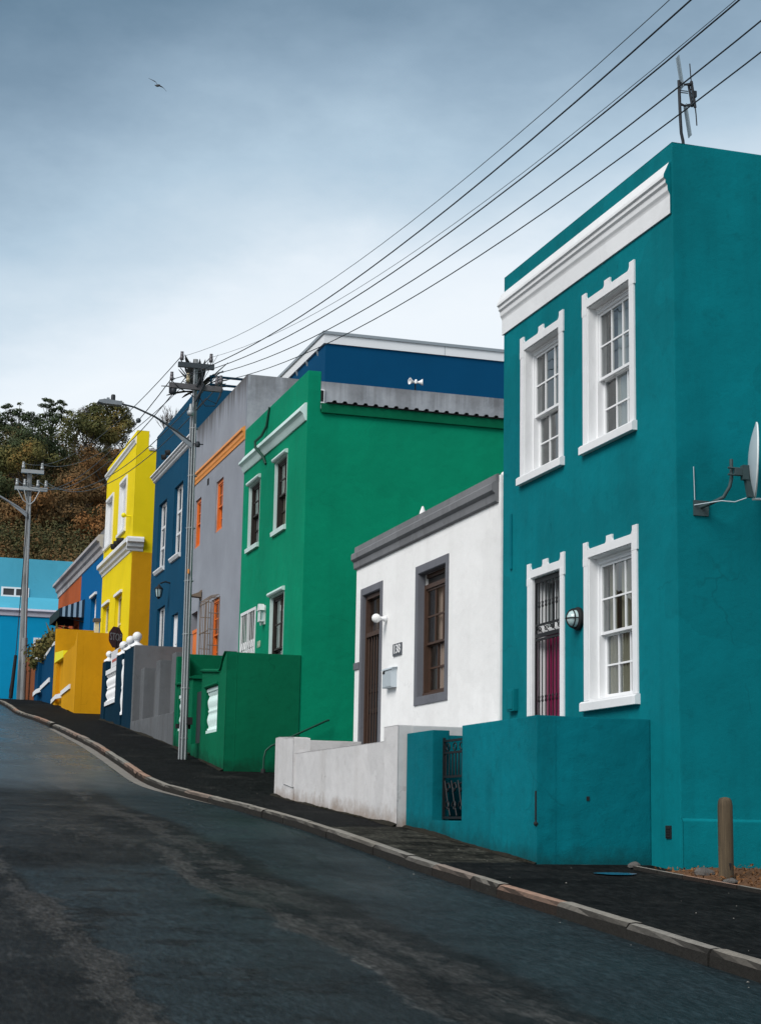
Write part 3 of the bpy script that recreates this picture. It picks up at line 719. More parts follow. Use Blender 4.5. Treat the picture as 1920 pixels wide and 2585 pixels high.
for k in range(6): dm.box(9.125, 9.140, a + .10 + k * .16, a + .21 + k * .16, 2.55, 3.35, 1)
dm.box(9.120, 9.140, a + .07, b - .07, 2.02, 2.10, 1); dm.box(9.120, 9.140, a + .07, b - .07, 2.40, 2.46, 1)
door = dm.build('door', [M['black'], M['brown']], white); door['label'] = 'dark timber front door with brown slats'
fr = MB(); fr.box(9.050, 9.190, a + .012, a + .07, .8, d - .012); fr.box(9.050, 9.190, b - .07, b - .012, .8, d - .012); fr.box(9.050, 9.190, a + .07, b - .07, 3.42, 3.50); fr.box(9.050, 9.190, a + .07, b - .07, d - .09, d - .012)
for k in range(9): fr.prism([(a + .12 + k * .105, 3.50), (a + .15 + k * .105, 3.50), (a + .155 + k * .105, 3.62)], 'x', 9.065, 9.072)
for k in range(6): fr.tube([(9.085, a + .12 + k * .165, .8), (9.085, a + .12 + k * .165, 3.42)], .012, 6)
fr.build('door_frame', M['brown_light'], door)
g = MB(); g.add([(9.120, a + .07, 3.5), (9.120, b - .07, 3.5), (9.120, b - .07, d - .09), (9.120, a + .07, d - .09)], [(0, 1, 2, 3)]); g.build('fanlight', M['glass'], door)
grey_band(door, a, b, .8, d, .125, False)
q = MB(); q.box(8.975, 9.003, 30.42, 30.765, 2.86, 2.985); q.build('plaster_band', M['surround_grey'], white)
q = MB(); q.lathe([(.10, 0), (.085, .12), (.05, .25), (.02, .33), (.0, .35)], (9.7, 28.95, 5.40), 10); q.box(9.55, 9.85, 28.8, 29.1, 4.6, 5.42); q.build('chimney', M['white'], white)

# ---- green house
hG = [(36.50, 37.68, 6.60, 8.22), (39.14, 40.34, 6.60, 8.15), (36.43, 37.76, 2.9, 5.08), (39.17, 40.80, 2.0, 5.05)]
green = house('tall green house with mint cornice and dark sash windows', 34.82, 41.0, 9.73, M['green'], hG, zb=.2, back=19, zside=8.82, roofz=8.6, thick=.29)
cornice(green, [(-.004, 9.02), (.05, 9.01), (.09, 8.94), (.15, 8.88), (.16, 8.82), (.13, 8.80), (.09, 8.76), (.05, 8.66), (.03, 8.62), (-.004, 8.62)], 34.86, 40.98, M['mint'])
for i, (a, b, c, d) in enumerate(hG[:3]):
    w = sash(green, a + .012, b - .012, c, d, .07, M['brown'], 2, (2, 2), .5 if i < 2 else .44, fw=.055, mun=.028, curtain=[(.55, .95, 'curtain')] if i else [(.65, 1, 'beige_curtain')])
    lining(w, a, b, c, d, M['mint'], .02)
    h = MB(); h.prism([(XF + .004, d + .01), (XF - .06, d + .02), (XF - .085, d + .05), (XF - .08, d + .09), (XF - .05, d + .11), (XF + .004, d + .115)], 'y', a - .03, b + .05); h.build('hood', M['mint'], w)
    s = MB(); s.prism([(XF + .004, c - .12), (XF - .06, c - .12), (XF - .07, c - .02), (XF + .1, c + .008), (XF + .1, c - .01), (XF + .004, c - .02)], 'y', a - .03, b + .03); s.build('sill', M['mint'], w)
a, b, c, d = hG[3]
dm = MB(); dm.box(9.2, 9.25, a + .05, b - .05, 2.0, d - .05)
for k in range(3):
    for j in range(2): dm.box(9.19, 9.2, a + .14 + j * .72, a + .7 + j * .72, 2.3 + k * .9, 3.0 + k * .9)
door = dm.build('door', M['brown'], green)
gt = MB(); x0, x1 = 8.985, 9.02
gt.box(x0, x1, a, a + .06, 2.0, d); gt.box(x0, x1, b - .06, b, 2.0, d); gt.box(x0, x1, a + .06, b - .06, d - .07, d); gt.box(x0, x1, (a + b) / 2 - .03, (a + b) / 2 + .03, 2.0, d - .07); gt.box(x0, x1, a + .06, b - .06, 3.55, 3.59)
for k in range(9):
    yy = a + .16 + k * .165
    gt.box(x0 + .012, x1 - .012, yy - .009, yy + .009, 2.0, d - .07)
for k in range(7):
    for zz in (4.0, 4.2):
        yy = a + .19 + k * .21
        gt.tube([(9.0, yy + .045 * math.cos(t), zz + .09 * math.sin(t)) for t in [i * math.pi / 6 for i in range(13)]], .011, 5)
gt.build('gate', M['white_paint'], green)['label'] = 'white security gate with scroll panel'
# fascia board and corrugated roof over the flank
fb = MB(); fb.box(9.30, 19, 34.76, 34.815, 8.80, 9.015); fb.build('fascia_board', M['green_wall'], green)
rf = MB(); vs = []; n = 0
pitch = .235; x = 9.42; prof = []
while x < 19:
    for dx, dz in ((0, 0), (.10, 0), (.125, .045), (.185, .045), (.21, 0)): prof.append((x + dx, dz))
    x += pitch
for px_, dz in prof: vs += [(px_, 34.70, 9.035 + dz), (px_, 40.95, 8.85 + dz)]
rf.add(vs, [(2 * i, 2 * i + 2, 2 * i + 3, 2 * i + 1) for i in range(len(prof) - 1)])
rf.build('corrugated_roof', M['roof_dark'], green)
rb = MB(); rb.box(9.40, 19, 34.735, 34.80, 9.016, 9.034); rb.build('eaves_filler', M['black'], green)
ck = MB(); ck.tube([(8.985, 38.35, 9.72), (8.97, 38.55, 9.3), (8.9, 38.75, 9.1), (8.78, 38.9, 8.98), (8.79, 38.9, 8.84), (8.93, 38.7, 8.6), (8.98, 38.55, 8.38)], .035, 8); ck.build('cable', M['cable_green'], green)
vs, fs = text_mesh('140', .22, (8.985, 38.74, 4.10), (0, -1, .0), (0, 0, 1)); q = MB(); q.add(vs, fs); q.build('house_number', M['number_cream'], green)

# ---- grey house
hY = [(43.50, 44.43, 7.63, 9.03), (46.48, 47.30, 7.62, 9.02), (43.40, 44.46, 3.9, 5.82), (46.40, 47.30, 2.5, 5.77)]
grey = house('grey house with orange cornice and orange window frames', 41.0, 47.58, 11.20, M['grey'], hY, zb=1.0, back=26)
cornice(grey, [(-.004, 9.86), (.03, 9.85), (.10, 9.80), (.10, 9.74), (.06, 9.71), (.05, 9.62), (.03, 9.58), (.02, 9.51), (-.004, 9.51)], 41.02, 47.56, M['orange_trim'])
for i, (a, b, c, d) in enumerate(hY[:3]):
    w = sash(grey, a, b, c, d, .05, M['orange_timber'], 2, (2, 2), .5, fw=.07, mun=.03)
a, b, c, d = hY[3]
dm = MB(); dm.box(9.07, 9.12, a, b, 2.5, 5.2)
for k in range(4): dm.box(9.055, 9.07, a + .08, b - .08, 2.7 + k * .62, 3.2 + k * .62)
dm.box(9.05, 9.12, a, b, 5.2, 5.3); dm.build('door', M['orange_timber'], grey)
gr = MB()
for yy in (43.42, 44.5):
    for k in range(5): gr.tube([(8.99, yy, 4.1 + k * .42), (8.70, yy, 4.1 + k * .42)], .012, 6)
    for k in range(3): gr.tube([(8.99 - k * .14, yy, 3.85), (8.99 - k * .14, yy, 5.8 - .03 * k)], .011, 6)
for k in range(6): gr.tube([(8.70, 43.42 + k * .216, 3.8), (8.70, 43.42 + k * .216, 5.70), (8.76, 43.42 + k * .216, 5.82), (8.98, 43.42 + k * .216, 5.86)], .009, 6)
for zz in (4.1, 4.9, 5.66): gr.tube([(8.70, 43.40, zz), (8.70, 44.52, zz)], .014, 6)
gr.build('window_grille', M['rust'], grey)['label'] = 'rusty bar cage over the lower window'
q = MB(); q.box(8.992, 9.003, 45.46, 45.68, 9.18, 9.36); q.build('air_vent', M['black'], grey)
# small white framed vent window high on the flank
q = MB(); q.box(10.86, 11.03, 40.965, 40.998, 10.62, 10.98); q.box(10.88, 11.0, 40.955, 40.965, 10.66, 10.95, 1); q.build('flank_window', [M['white_paint'], M['black']], grey)

# ---- navy house with set back upper storey
hN = [(52.10, 53.52, 7.83, 9.98), (49.40, 50.80, 7.86, 10.05), (51.68, 53.06, 4.3, 6.56), (49.40, 50.42, 3.2, 6.08)]
navy = house('tall navy blue house with white cornice, set back upper storey behind it', 47.58, 54.5, 12.45, M['navy'], hN, zb=2.0, back=24, thick=.36)
cornice(navy, [(-.004, 11.20), (.06, 11.20), (.16, 11.12), (.17, 11.07), (.12, 11.05), (.11, 11.0), (.06, 10.98), (.06, 10.93), (.03, 10.90), (-.004, 10.88)], 47.62, 54.55, M['trim'])
for i, (a, b, c, d) in enumerate(hN[:3]):
    xf = 9.10; m = MB(); fw = .07
    m.box(xf, xf + .07, a, a + fw, c, d); m.box(xf, xf + .07, b - fw, b, c, d); m.box(xf, xf + .07, a + fw, b - fw, d - fw, d); m.box(xf, xf + .07, a + fw, b - fw, c, c + fw)
    m.box(xf, xf + .07, (a + b) / 2 - .035, (a + b) / 2 + .035, c + fw, d - fw)
    for t in ((.33, .64) if i < 2 else (.42,)): m.box(xf + .006, xf + .064, a + fw, b - fw, c + (d - c) * t - .035, c + (d - c) * t + .035)
    w = m.build('window', M['white_paint'], navy)
    g = MB(); g.add([(xf + .035, a + .03, c + .03), (xf + .035, b - .03, c + .03), (xf + .035, b - .03, d - .03), (xf + .035, a + .03, d - .03)], [(0, 1, 2, 3)]); g.build('pane', M['glass'], w)
    if i < 2:
        s = MB(); s.prism([(XF + .004, c - .14), (XF - .05, c - .13), (XF - .10, c - .05), (XF - .10, c - .01), (XF + .25, c + .01), (XF + .25, c - .01), (XF + .004, c - .02)], 'y', a - .05, b + .08); s.build('sill', M['trim'], w)
a, b, c, d = hN[3]
dm = MB(); dm.box(9.12, 9.18, a, b, 3.2, d)
for k in range(3): dm.box(9.105, 9.12, a + .1, b - .1, 3.5 + k * .85, 4.2 + k * .85)
dm.box(9.08, 9.20, a, a + .06, 3.2, d); dm.box(9.08, 9.20, b - .06, b, 3.2, d); dm.build('door', M['white_paint'], navy)
for yy in (51.9, 52.6):
    q = MB(); q.lathe([(.085, 0), (.085, .16), (.07, .16), (.07, .05), (.0, .05)], (9.01, yy, 11.40), 12, axis=(-1, 0, -.15)); q.build('drain_spout', M['black'], navy)
us = MB(); us.box(12.80, 24, 47.584, 54.4, 12.0, 14.18); us.build('upper_storey', M['back_blue'], navy)
fa = MB(); fa.box(12.74, 24.1, 47.54, 54.5, 14.18, 14.46); fa.box(12.70, 24.15, 47.50, 54.54, 14.46, 14.55, 1)
for xx in (16.56, 20.4): fa.box(xx, xx + .012, 47.534, 47.54, 14.18, 14.46, 1)
for k in range(5): fa.prism([(12.74, 14.18), (12.80, 14.02), (12.80, 14.18)], 'y', 48.4 + k * 1.25, 48.5 + k * 1.25, 1)
fa.build('roof_fascia', [M['fascia'], M['gutter_grey']], navy)
ra = MB()
for zz in (12.62, 12.86): ra.box(9.35, 12.6, 47.70, 47.76, zz - .03, zz + .03)
for xx in (9.4, 10.5, 11.6, 12.55): ra.box(xx - .025, xx + .025, 47.705, 47.755, 12.40, 12.9)
ra.build('roof_railing', M['navy_wall'], navy)

# ---- yellow house
hL = [(63.90, 65.70, 10.42, 12.20), (60.62, 62.28, 10.42, 12.26), (63.80, 65.40, 5.6, 8.06), (60.70, 62.28, 5.6, 8.06)]
yel = house('tall yellow house with white mid cornice and white upper shutters', 58.8, 66.0, 13.63, M['yellow'], hL, zb=3.0, back=17, zside=12.95, thick=.43)
cornice(yel, [(-.004, 13.44), (.05, 13.42), (.10, 13.36), (.10, 13.30), (.05, 13.24), (.03, 13.17), (-.004, 13.15)], 58.86, 66.05, M['trim'])
q = MB()
pr = [(-.004, 9.80), (.20, 9.78), (.24, 9.72), (.24, 9.60), (.15, 9.55), (.12, 9.44), (.05, 9.38), (.03, 9.30), (-.004, 9.28)]
q.prism([(XF - p, z) for p, z in pr], 'y', 58.804, 66.05)
prs = [(58.8 - p * .9, z) for p, z in pr]
q.prism([(a_, z_ - .002) for a_, z_ in prs], 'x', XF - .20, 9.38)
q.build('cornice', M['trim'], yel)
for i, (a, b, c, d) in enumerate(hL):
    m = MB(); up = i < 2; xf = 9.13
    if up:
        m.box(xf, xf + .05, a, b, c, d)
        for k in range(22): m.box(xf - .012, xf, a + .08, b - .08, c + .06 + k * .078, c + .10 + k * .078)
        m.box(xf - .03, xf, a, a + .07, c, d); m.box(xf - .03, xf, b - .07, b, c, d)
        w = m.build('window', M['white_paint'], yel); w['label'] = 'window closed by white louvred shutter'
        lining(w, a, b, c, d, M['trim'], .2)
        h = MB(); h.box(XF - .05, XF + .004, a - .07, a, c - .04, d + .1); h.box(XF - .03, XF + .004, b, b + .07, c - .04, d + .1); h.box(XF - .05, XF + .004, a, b, d, d + .1); h.box(XF - .08, XF + .004, a - .1, b + .1, c - .14, c - .04); h.build('surround', M['trim'], w)
    else:
        m.box(xf, xf + .06, a, a + .08, c, d); m.box(xf, xf + .06, b - .08, b, c, d); m.box(xf, xf + .06, a + .08, b - .08, d - .08, d); m.box(xf, xf + .06, (a + b) / 2 - .05, (a + b) / 2 + .05, c, d - .08); m.box(xf + .005, xf + .055, a + .08, b - .08, 7.0, 7.07)
        w = m.build('window', M['cream_paint'], yel)
        g = MB(); g.add([(xf + .03, a, c), (xf + .03, b, c), (xf + .03, b, d), (xf + .03, a, d)], [(0, 1, 2, 3)]); g.build('pane', M['glass'], w)
        cu_ = MB(); cu_.box(xf + .2, xf + .21, a, b, c, d); cu_.build('curtain', M['beige_curtain'], w)
        h = MB(); h.box(XF - .07, XF + .004, a - .08, b + .08, d, d + .10); h.build('hood', M['trim'], w)
for yy in (60.9, 61.6, 62.3):
    q = MB(); q.lathe([(.11, 0), (.11, .26), (.09, .26), (.09, .08), (.0, .08)], (9.01, yy, 9.98), 12, axis=(-1, 0, -.15)); q.build('drain_spout', M['black'], yel)
q = MB(); q.box(9.44, 17, 58.77, 58.80, 12.93, 13.0); q.build('coping', M['old_white'], yel)
q = MB(); q.box(9.012, 17, 58.774, 58.798, 3.0, 9.26); q.build('lower_flank', M['mustard'], yel)['label'] = 'mustard coloured lower flank'  # flank below the band in a deeper tone than the facade
q = MB(); q.tube([(9.0, 59.4, 10.62), (8.8, 59.4, 10.62)], .03, 8); q.sphere((8.74, 59.4, 10.64), .09, 12); q.build('wall_light', M['bright_yellow'], yel)

# ---- low blue and orange houses
hB = [(67.45, 69.0, 6.2, 8.82)]
blu = house('low blue house with stained white cornice between yellow and orange houses', 66.02, 72.5, 10.95, M['blue'], hB, zb=4.0, back=16)
org = house('low orange house with striped awning at the top of the street', 72.5, 80.8, 10.95, M['orange'], [(73.0, 74.2, 5.3, 8.2), (76.2, 78.0, 6.4, 8.6)], zb=4.6, back=16)
for rt, y0, y1 in ((blu, 66.06, 72.5), (org, 72.5, 80.9)):
    cornice(rt, [(-.004, 11.02), (.22, 11.0), (.30, 10.90), (.30, 10.78), (.18, 10.72), (.14, 10.55), (.06, 10.48), (.04, 10.28), (-.004, 10.26)], y0, y1, M['old_white'])
    q = MB(); n = 22; top = [(y0 + (y1 - y0) * i / n, 11.22 + random.uniform(-.05, .07)) for i in range(n + 1)]
    q.prism([(y0, 10.95)] + top + [(y1, 10.95)], 'x', 9.02, 9.2); q.build('parapet', M['cornice_grey'], rt)
a, b, c, d = hB[0]
w = sash(blu, a, b, c, d, .16, M['white_paint'], 2, (2, 2), .5)
h = MB(); h.box(XF - .08, XF + .004, a - .06, b + .06, d, d + .1); h.build('hood', M['trim'], w)
w = sash(org, 76.2, 78.0, 6.4, 8.6, .16, M['white_paint'], 2, (2, 2), .5)
q = MB(); q.box(9.15, 9.2, 73.0, 74.2, 5.3, 8.2); q.build('door', M['brown'], org)
# awning
aw = thing('awning', 'navy and white striped awning projecting over the orange house door', 'awning', (9, 72.7, 8.3))
AY0, AY1 = 71.0, 74.5; ax0 = 7.98
q = MB(); n = 9
q.add([(9.0, AY0, 9.05), (9.0, AY1, 9.05), (ax0, AY1, 8.62), (ax0, AY0, 8.62)], [(0, 1, 2, 3)], 0)
for i in range(n):      # striped cheek facing down the street
    xa = 9.0 - (9.0 - ax0) * i / n; xb = 9.0 - (9.0 - ax0) * (i + 1) / n
    q.add([(xa, AY0, 8.28), (xb, AY0, 8.28), (xb, AY0, 9.05 - .43 * (i + 1) / n), (xa, AY0, 9.05 - .43 * i / n)], [(0, 1, 2, 3)], 1 if i % 2 else 0)
q.add([(9.0, AY1, 8.28), (ax0, AY1, 8.28), (ax0, AY1, 8.62), (9.0, AY1, 9.05)], [(0, 1, 2, 3)], 0)
q.build('canopy', [M['awning_dark'], M['awning_light']], aw)
q = MB(); q.box(ax0 - .02, ax0, AY0, AY1, 8.25, 8.62); q.build('valance', M['awning_valance'], aw)
for yy in (AY0 + .1, AY1 - .1): q = MB(); q.tube([(9.0, yy, 8.1), (ax0 + .05, yy, 8.3)], .03, 6); q.build('bracket', M['black'], aw)

# ---- light blue house across the head of the street
lb = thing('row_house', 'wide light blue house facing down the street at its far end', 'house', (5, 85, 5.6), HG)
q = MB(); q.box(1, 16, 85, 94, 4.6, 9.80, 1); q.box(1, 16, 86.6, 94, 9.80, 12.92); q.build('wall', [M['sky_blue'], M['cyan']], lb)
q = MB(); q.prism([(85, 10.18), (86.6, 10.98), (86.6, 10.18)], 'x', 1, 16); q.build('lean_to_roof', M['sky_blue'], lb)
q = MB(); q.prism([(85.01, 10.18), (84.82, 10.18), (84.8, 10.08), (84.92, 10.0), (84.94, 9.82), (85.01, 9.80)], 'x', 1, 16); q.build('cornice', M['lilac_trim'], lb)
for x0, x1, z0, z1, yy in ((6.78, 8.15, 10.95, 11.44, 86.6), (8.35, 9.9, 7.2, 8.78, 85.0)):
    q = MB(); f = .10; q.box(x0, x0 + f, yy - .05, yy + .01, z0, z1); q.box(x1 - f, x1, yy - .05, yy + .01, z0, z1); q.box(x0 + f, x1 - f, yy - .05, yy + .01, z1 - f * .8, z1); q.box(x0 + f, x1 - f, yy - .05, yy + .01, z0, z0 + f * .8); q.box((x0 + x1) / 2 - .05, (x0 + x1) / 2 + .05, yy - .045, yy + .005, z0 + f * .8, z1 - f * .8)
    w = q.build('window', M['white_paint'], lb)
    q = MB(); q.box(x0 + .05, x1 - .05, yy - .02, yy - .012, z0 + .05, z1 - .05); q.build('pane', M['room'], w)

# ------------------------------------------------------------------ garden walls
WG = 'plastered garden walls along the pavement'
def gwall(label, y0, y1, x=7.5): return thing('garden_wall', label, 'garden wall', (x, (y0 + y1) / 2, gz((y0 + y1) / 2)), WG)
def baluster(y, z0, z1, x, mat, parent, r=.075):
    h = z1 - z0; P = [(.9, 0), (.9, .05), (.55, .06), (.45, .10), (.95, .22), (1, .28), (.8, .38), (.5, .46), (.75, .48), (.75, .52), (.5, .54), (.8, .62), (1, .72), (.95, .78), (.5, .88), (.45, .90), (.9, .94), (.9, 1)]
    m = MB(); m.lathe([(r * a, z0 + h * b) for a, b in P], (x, y, 0), 10); return m.build('baluster', mat, parent)
# teal
t = gwall('teal garden wall with black iron gate in front of the teal house', 18.3, 23.1)
q = MB()
q.panel(18.32, 23.12, -1.0, 1.285, [(20.835, 22.0, .075, 1.4)], 7.563, 7.80)
q.box(7.80, 8.998, 18.32, 18.55, -1.0, 1.2835); q.box(7.80, 8.998, 22.90, 23.118, -1.0, 1.27); q.box(8.3, 8.998, 18.55, 22.9, -1, .75)
q.build('wall', M['teal_wall'], t)
q = MB(); x = 7.70
q.box(x, x + .03, 20.85, 20.90, .09, 1.18); q.box(x, x + .03, 21.945, 21.985, .09, 1.18)
for z in (.10, .64, 1.12, .96): q.box(x + .002, x + .028, 20.90, 21.945, z, z + .03)
for k in range(8): q.tube([(x + .015, 21.0 + k * .125, .66), (x + .015, 21.0 + k * .125, .98)], .010, 6)
for k in range(4):
    yy = 21.02 + k * .26
    for sg, zc in ((1, .26), (-1, .50)):
        q.tube([(x + .015, yy + sg * .085 * math.cos(tt) * (1 - tt / 8.5), zc + .085 * math.sin(tt) * (1 - tt / 8.5)) for tt in [i * .45 for i in range(15)]], .012, 5)
    q.tube([(x + .015, yy - .1, .14), (x + .015, yy + .02, .36), (x + .015, yy + .12, .6)], .011, 5)
    q.tube([(x + .015, yy + .06 * math.cos(tt), 1.05 + .05 * math.sin(tt)) for tt in [i * .52 for i in range(13)]], .009, 5)
q.build('gate', M['iron'], t)
q = MB(); q.tube([(7.555, 18.33, .42), (7.555, 18.33, .10), (7.57, 18.33, .02)], .012, 6); q.sphere((7.56, 18.34, .05), .03, 8); q.box(8.18, 8.215, 18.312, 18.322, .32, .37); q.build('drain_hole', M['black'], t)
# white
t = gwall('low weathered white garden wall in front of the white house', 23.2, 30.4)
q = MB()
q.prism([(23.2, -.6), (23.2, 1.41), (23.88, 1.41), (23.88, 1.205), (29.05, 1.205), (29.05, -.2)], 'x', 7.453, 7.66)
q.box(7.66, 8.998, 23.2, 23.42, -.6, 1.408)
q.box(7.63, 8.998, 30.2, 30.40, 0, 1.50)
q.build('wall', M['white_dirty'], t)
q = MB(); q.prism([(29.05, -.1), (29.05, 1.475), (29.3, 1.50), (30.2, 1.54), (30.46, 1.53), (30.46, -.1)], 'x', 7.44, 7.72); q.prism([(29.05, .62), (29.05, 1.475), (29.75, 1.50), (29.75, .70)], 'x', 7.415, 7.44); q.build('pier', M['white_dirty'], t)
q = MB(); q.box(7.66, 8.99, 23.42, 30.2, .6, 1.0); q.build('stoep_floor', M['grey_wall'], t)
# green
t = gwall('dark green garden wall with swept corner and mint balusters', 34.8, 40.7)
sw = [(34.80, 3.50), (34.92, 3.49), (35.05, 3.44), (35.16, 3.36), (35.24, 3.27), (35.34, 3.19), (35.46, 3.15)]
q = MB()
q.prism([(34.80, .3)] + sw + [(35.46, .3)], 'x', 7.411, 7.63)
q.panel(35.46, 37.40, .5, 3.12, [(35.62, 36.92, 1.885, 2.87)], 7.411, 7.63)
q.box(7.411, 7.75, 38.45, 38.85, .9, 3.21)
q.panel(38.85, 40.45, .9, 3.12, [(39.0, 40.25, 2.1, 2.95)], 7.43, 7.63)
q.box(7.411, 7.72, 40.45, 40.66, 1.0, 3.9)
q.box(7.63, 8.998, 34.805, 35.02, .3, 3.50); q.box(7.72, 8.998, 40.66, 40.88, 1.0, 3.99)
q.box(7.41, 7.7, 37.40, 38.45, .8, 1.72)
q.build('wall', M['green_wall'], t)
q = MB()
q.prism([(35.46, 3.118), (37.40, 3.118), (37.40, 3.28)], 'x', 7.411, 7.63)
q.prism([(38.85, 3.118), (40.45, 3.118), (40.45, 3.20)], 'x', 7.43, 7.63)
for y0, y1, z0, z1 in ((35.50, 37.44, 3.12, 3.28), (38.90, 40.45, 3.12, 3.20)):
    cp = [(7.68, 0), (7.68, .06), (7.60, .08), (7.45, .08), (7.36, .05), (7.37, .01), (7.40, 0)]; n_ = len(cp)
    q.add([(x, y, z + d) for y, z in ((y0, z0), (y1, z1)) for x, d in cp], [(i, (i + 1) % n_, n_ + (i + 1) % n_, n_ + i) for i in range(n_)] + [tuple(range(n_))[::-1], tuple(range(n_, 2 * n_))])
for y0, y1, z0, z1 in ():
    q.prism([(7.63 + .05, z0), (7.63 + .05, z1 - .02), (7.60, z1), (7.45, z1), (7.36, z1 - .03), (7.37, z0 + .01), (7.40, z0)], 'y', y0, y1)
q.prism([(7.80, 3.21), (7.80, 3.27), (7.7, 3.29), (7.44, 3.29), (7.35, 3.26), (7.36, 3.23), (7.40, 3.21)], 'y', 38.40, 38.90)
o_ = [(y - .02, z + .035) for y, z in sw]
q.prism(sw[1:] + o_[::-1][:-1], 'x', 7.37, 7.64)
q.prism([(7.64, 2.87), (7.40, 2.87), (7.365, 2.90), (7.37, 2.93), (7.411, 2.95)], 'y', 35.6, 36.95)
q.build('coping', M['green_wall'], t)
for y0, y1, z0, z1 in ((35.62, 36.92, 1.885, 2.87), (39.0, 40.25, 2.1, 2.95)):
    n = 7
    for k in range(n): baluster(y0 + .09 + (y1 - y0 - .18) * k / (n - 1), z0 + .07, z1 - .08, 7.52, M['mint'], t)
    q = MB(); q.box(7.44, 7.60, y0 + .003, y1 - .003, z0 + .002, z0 + .07); q.box(7.44, 7.60, y0 + .003, y1 - .003, z1 - .08, z1 - .002); q.build('baluster_rail', M['mint'], t)
q = MB(); q.box(7.52, 7.55, 37.42, 38.43, 1.73, 2.9)
q.build('gate', M['dark_iron'], t)
# grey
t = gwall('grey garden wall with buttress piers in front of the grey house', 40.9, 47.6)
q = MB(); n = 9
for k in range(n):          # upright boards at the base step up with the street
    y0 = 40.90 + k * (47.5 - 40.9) / n; y1 = 40.90 + (k + 1) * (47.5 - 40.9) / n - .02
    q.box(7.44, 7.62, y0, y1, gz(y0) - .5, 2.60 + .011 * k)
q.box(7.75, 7.90, 40.9, 47.55, 1.4, 3.95)
for y0, y1 in ((40.90, 41.45), (43.1, 43.72), (45.55, 46.12)): q.box(7.45, 7.78, y0, y1, 2.55, 4.05)
q.box(7.46, 8.998, 47.36, 47.585, 1.8, 4.83)
q.build('wall', M['grey_wall'], t)
# navy
t = gwall('dark navy garden wall with white ball finials and balustrade', 47.6, 53.6)
q = MB()
q.box(7.46, 7.75, 47.59, 49.28, 1.8, 4.83)
q.box(7.46, 7.75, 49.62, 50.80, 2.0, 4.80)
q.panel(50.80, 53.0, 2.0, 4.30, [(50.86, 52.95, 3.50, 4.5)], 7.50, 7.70)
q.box(7.46, 7.75, 53.0, 53.7, 2.0, 4.86)
q.box(7.56, 7.70, 49.28, 49.62, 2.0, 2.98)
q.box(7.75, 8.998, 53.45, 53.7, 2.0, 4.9)
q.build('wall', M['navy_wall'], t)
for y in (47.95, 49.1, 50.4, 53.3):
    q = MB(); zb = 4.83 if y < 49.5 else (4.80 if y < 52 else 4.86)
    k = .8 if y > 52 else 1
    q.lathe([(.20 * k, 0), (.20 * k, .05), (.13 * k, .09), (.075 * k, .13), (.075 * k, .17), (.10 * k, .19)], (7.6, y, zb), 14); q.sphere((7.6, y, zb + .30 * k), .135 * k, 16)
    q.build('ball_finial', M['trim'], t)
for k in range(6): baluster(51.0 + k * .36, 3.57, 4.40, 7.58, M['trim'], t, .11)
for k in range(3): baluster(49.38 + k * .1, 3.0, 4.6, 7.50, M['trim'], t, .06)
q = MB(); q.box(7.46, 7.70, 50.86, 52.95, 3.45, 3.57); q.box(7.46, 7.70, 50.86, 52.95, 4.40, 4.54); q.build('baluster_rail', M['trim'], t)
q = MB(); q.tube([(7.6, 53.2, 5.10), (7.6, 49.2, 5.11)], .022, 6); q.tube([(7.6, 52.7, 4.52), (7.6, 52.7, 5.1)], .02, 6); q.build('handrail', M['white_paint'], t)
q = MB(); q.box(7.50, 7.52, 51.0, 52.0, 4.58, 5.05); q.box(7.494, 7.50, 51.1, 51.95, 4.72, 4.80, 1); q.build('notice_board', [M['notice'], M['notice_red']], t)
q = MB(); q.box(7.42, 7.46, 47.6, 53.7, 0, 0.01) if False else None
# mustard
t = gwall('mustard yellow garden wall with swept top and white nosing strips', 60.3, 67.2)
sc_ = [(60.28, 6.52), (60.53, 6.52), (60.62, 6.32), (60.85, 6.2), (61.2, 6.12), (62.2, 6.10), (63.2, 6.08), (64.2, 6.02)]
q = MB(); q.prism([(60.28, 3.0)] + sc_ + [(64.2, 3.0)], 'x', 7.45, 7.68)
q.box(7.68, 8.998, 60.28, 60.5, 3.0, 6.518); q.box(7.60, 7.68, 64.2, 66.4, 3.0, 5.96); q.box(7.45, 7.68, 66.4, 67.0, 3.0, 5.9); q.box(7.45, 8.998, 67.0, 67.3, 3.5, 7.32)
q.build('wall', M['mustard'], t)
q = MB(); q.prism([(64.25, 5.96), (64.25, 6.22), (66.95, 6.38), (66.95, 5.97)], 'x', 7.43, 7.66); q.build('coping', M['bright_yellow'], t)
q = MB()
for a, b, z0, z1 in ((61.6, 64.2, 4.60, 4.52), (64.25, 65.8, 4.44, 4.50), (65.8, 67.3, 4.50, 4.40)):
    q.prism([(a, z0), (a, z0 + .17), (b, z1 + .17), (b, z1)], 'x', 7.40, 7.448)
q.build('nosing_strip', M['trim'], t)
q = MB(); q.box(8.32, 8.47, 62.4, 62.55, 5.0, 7.14); q.box(8.26, 8.52, 62.34, 62.61, 7.14, 7.27, 1); q.build('porch_pier', [M['cream_paint'], M['stone']], t)
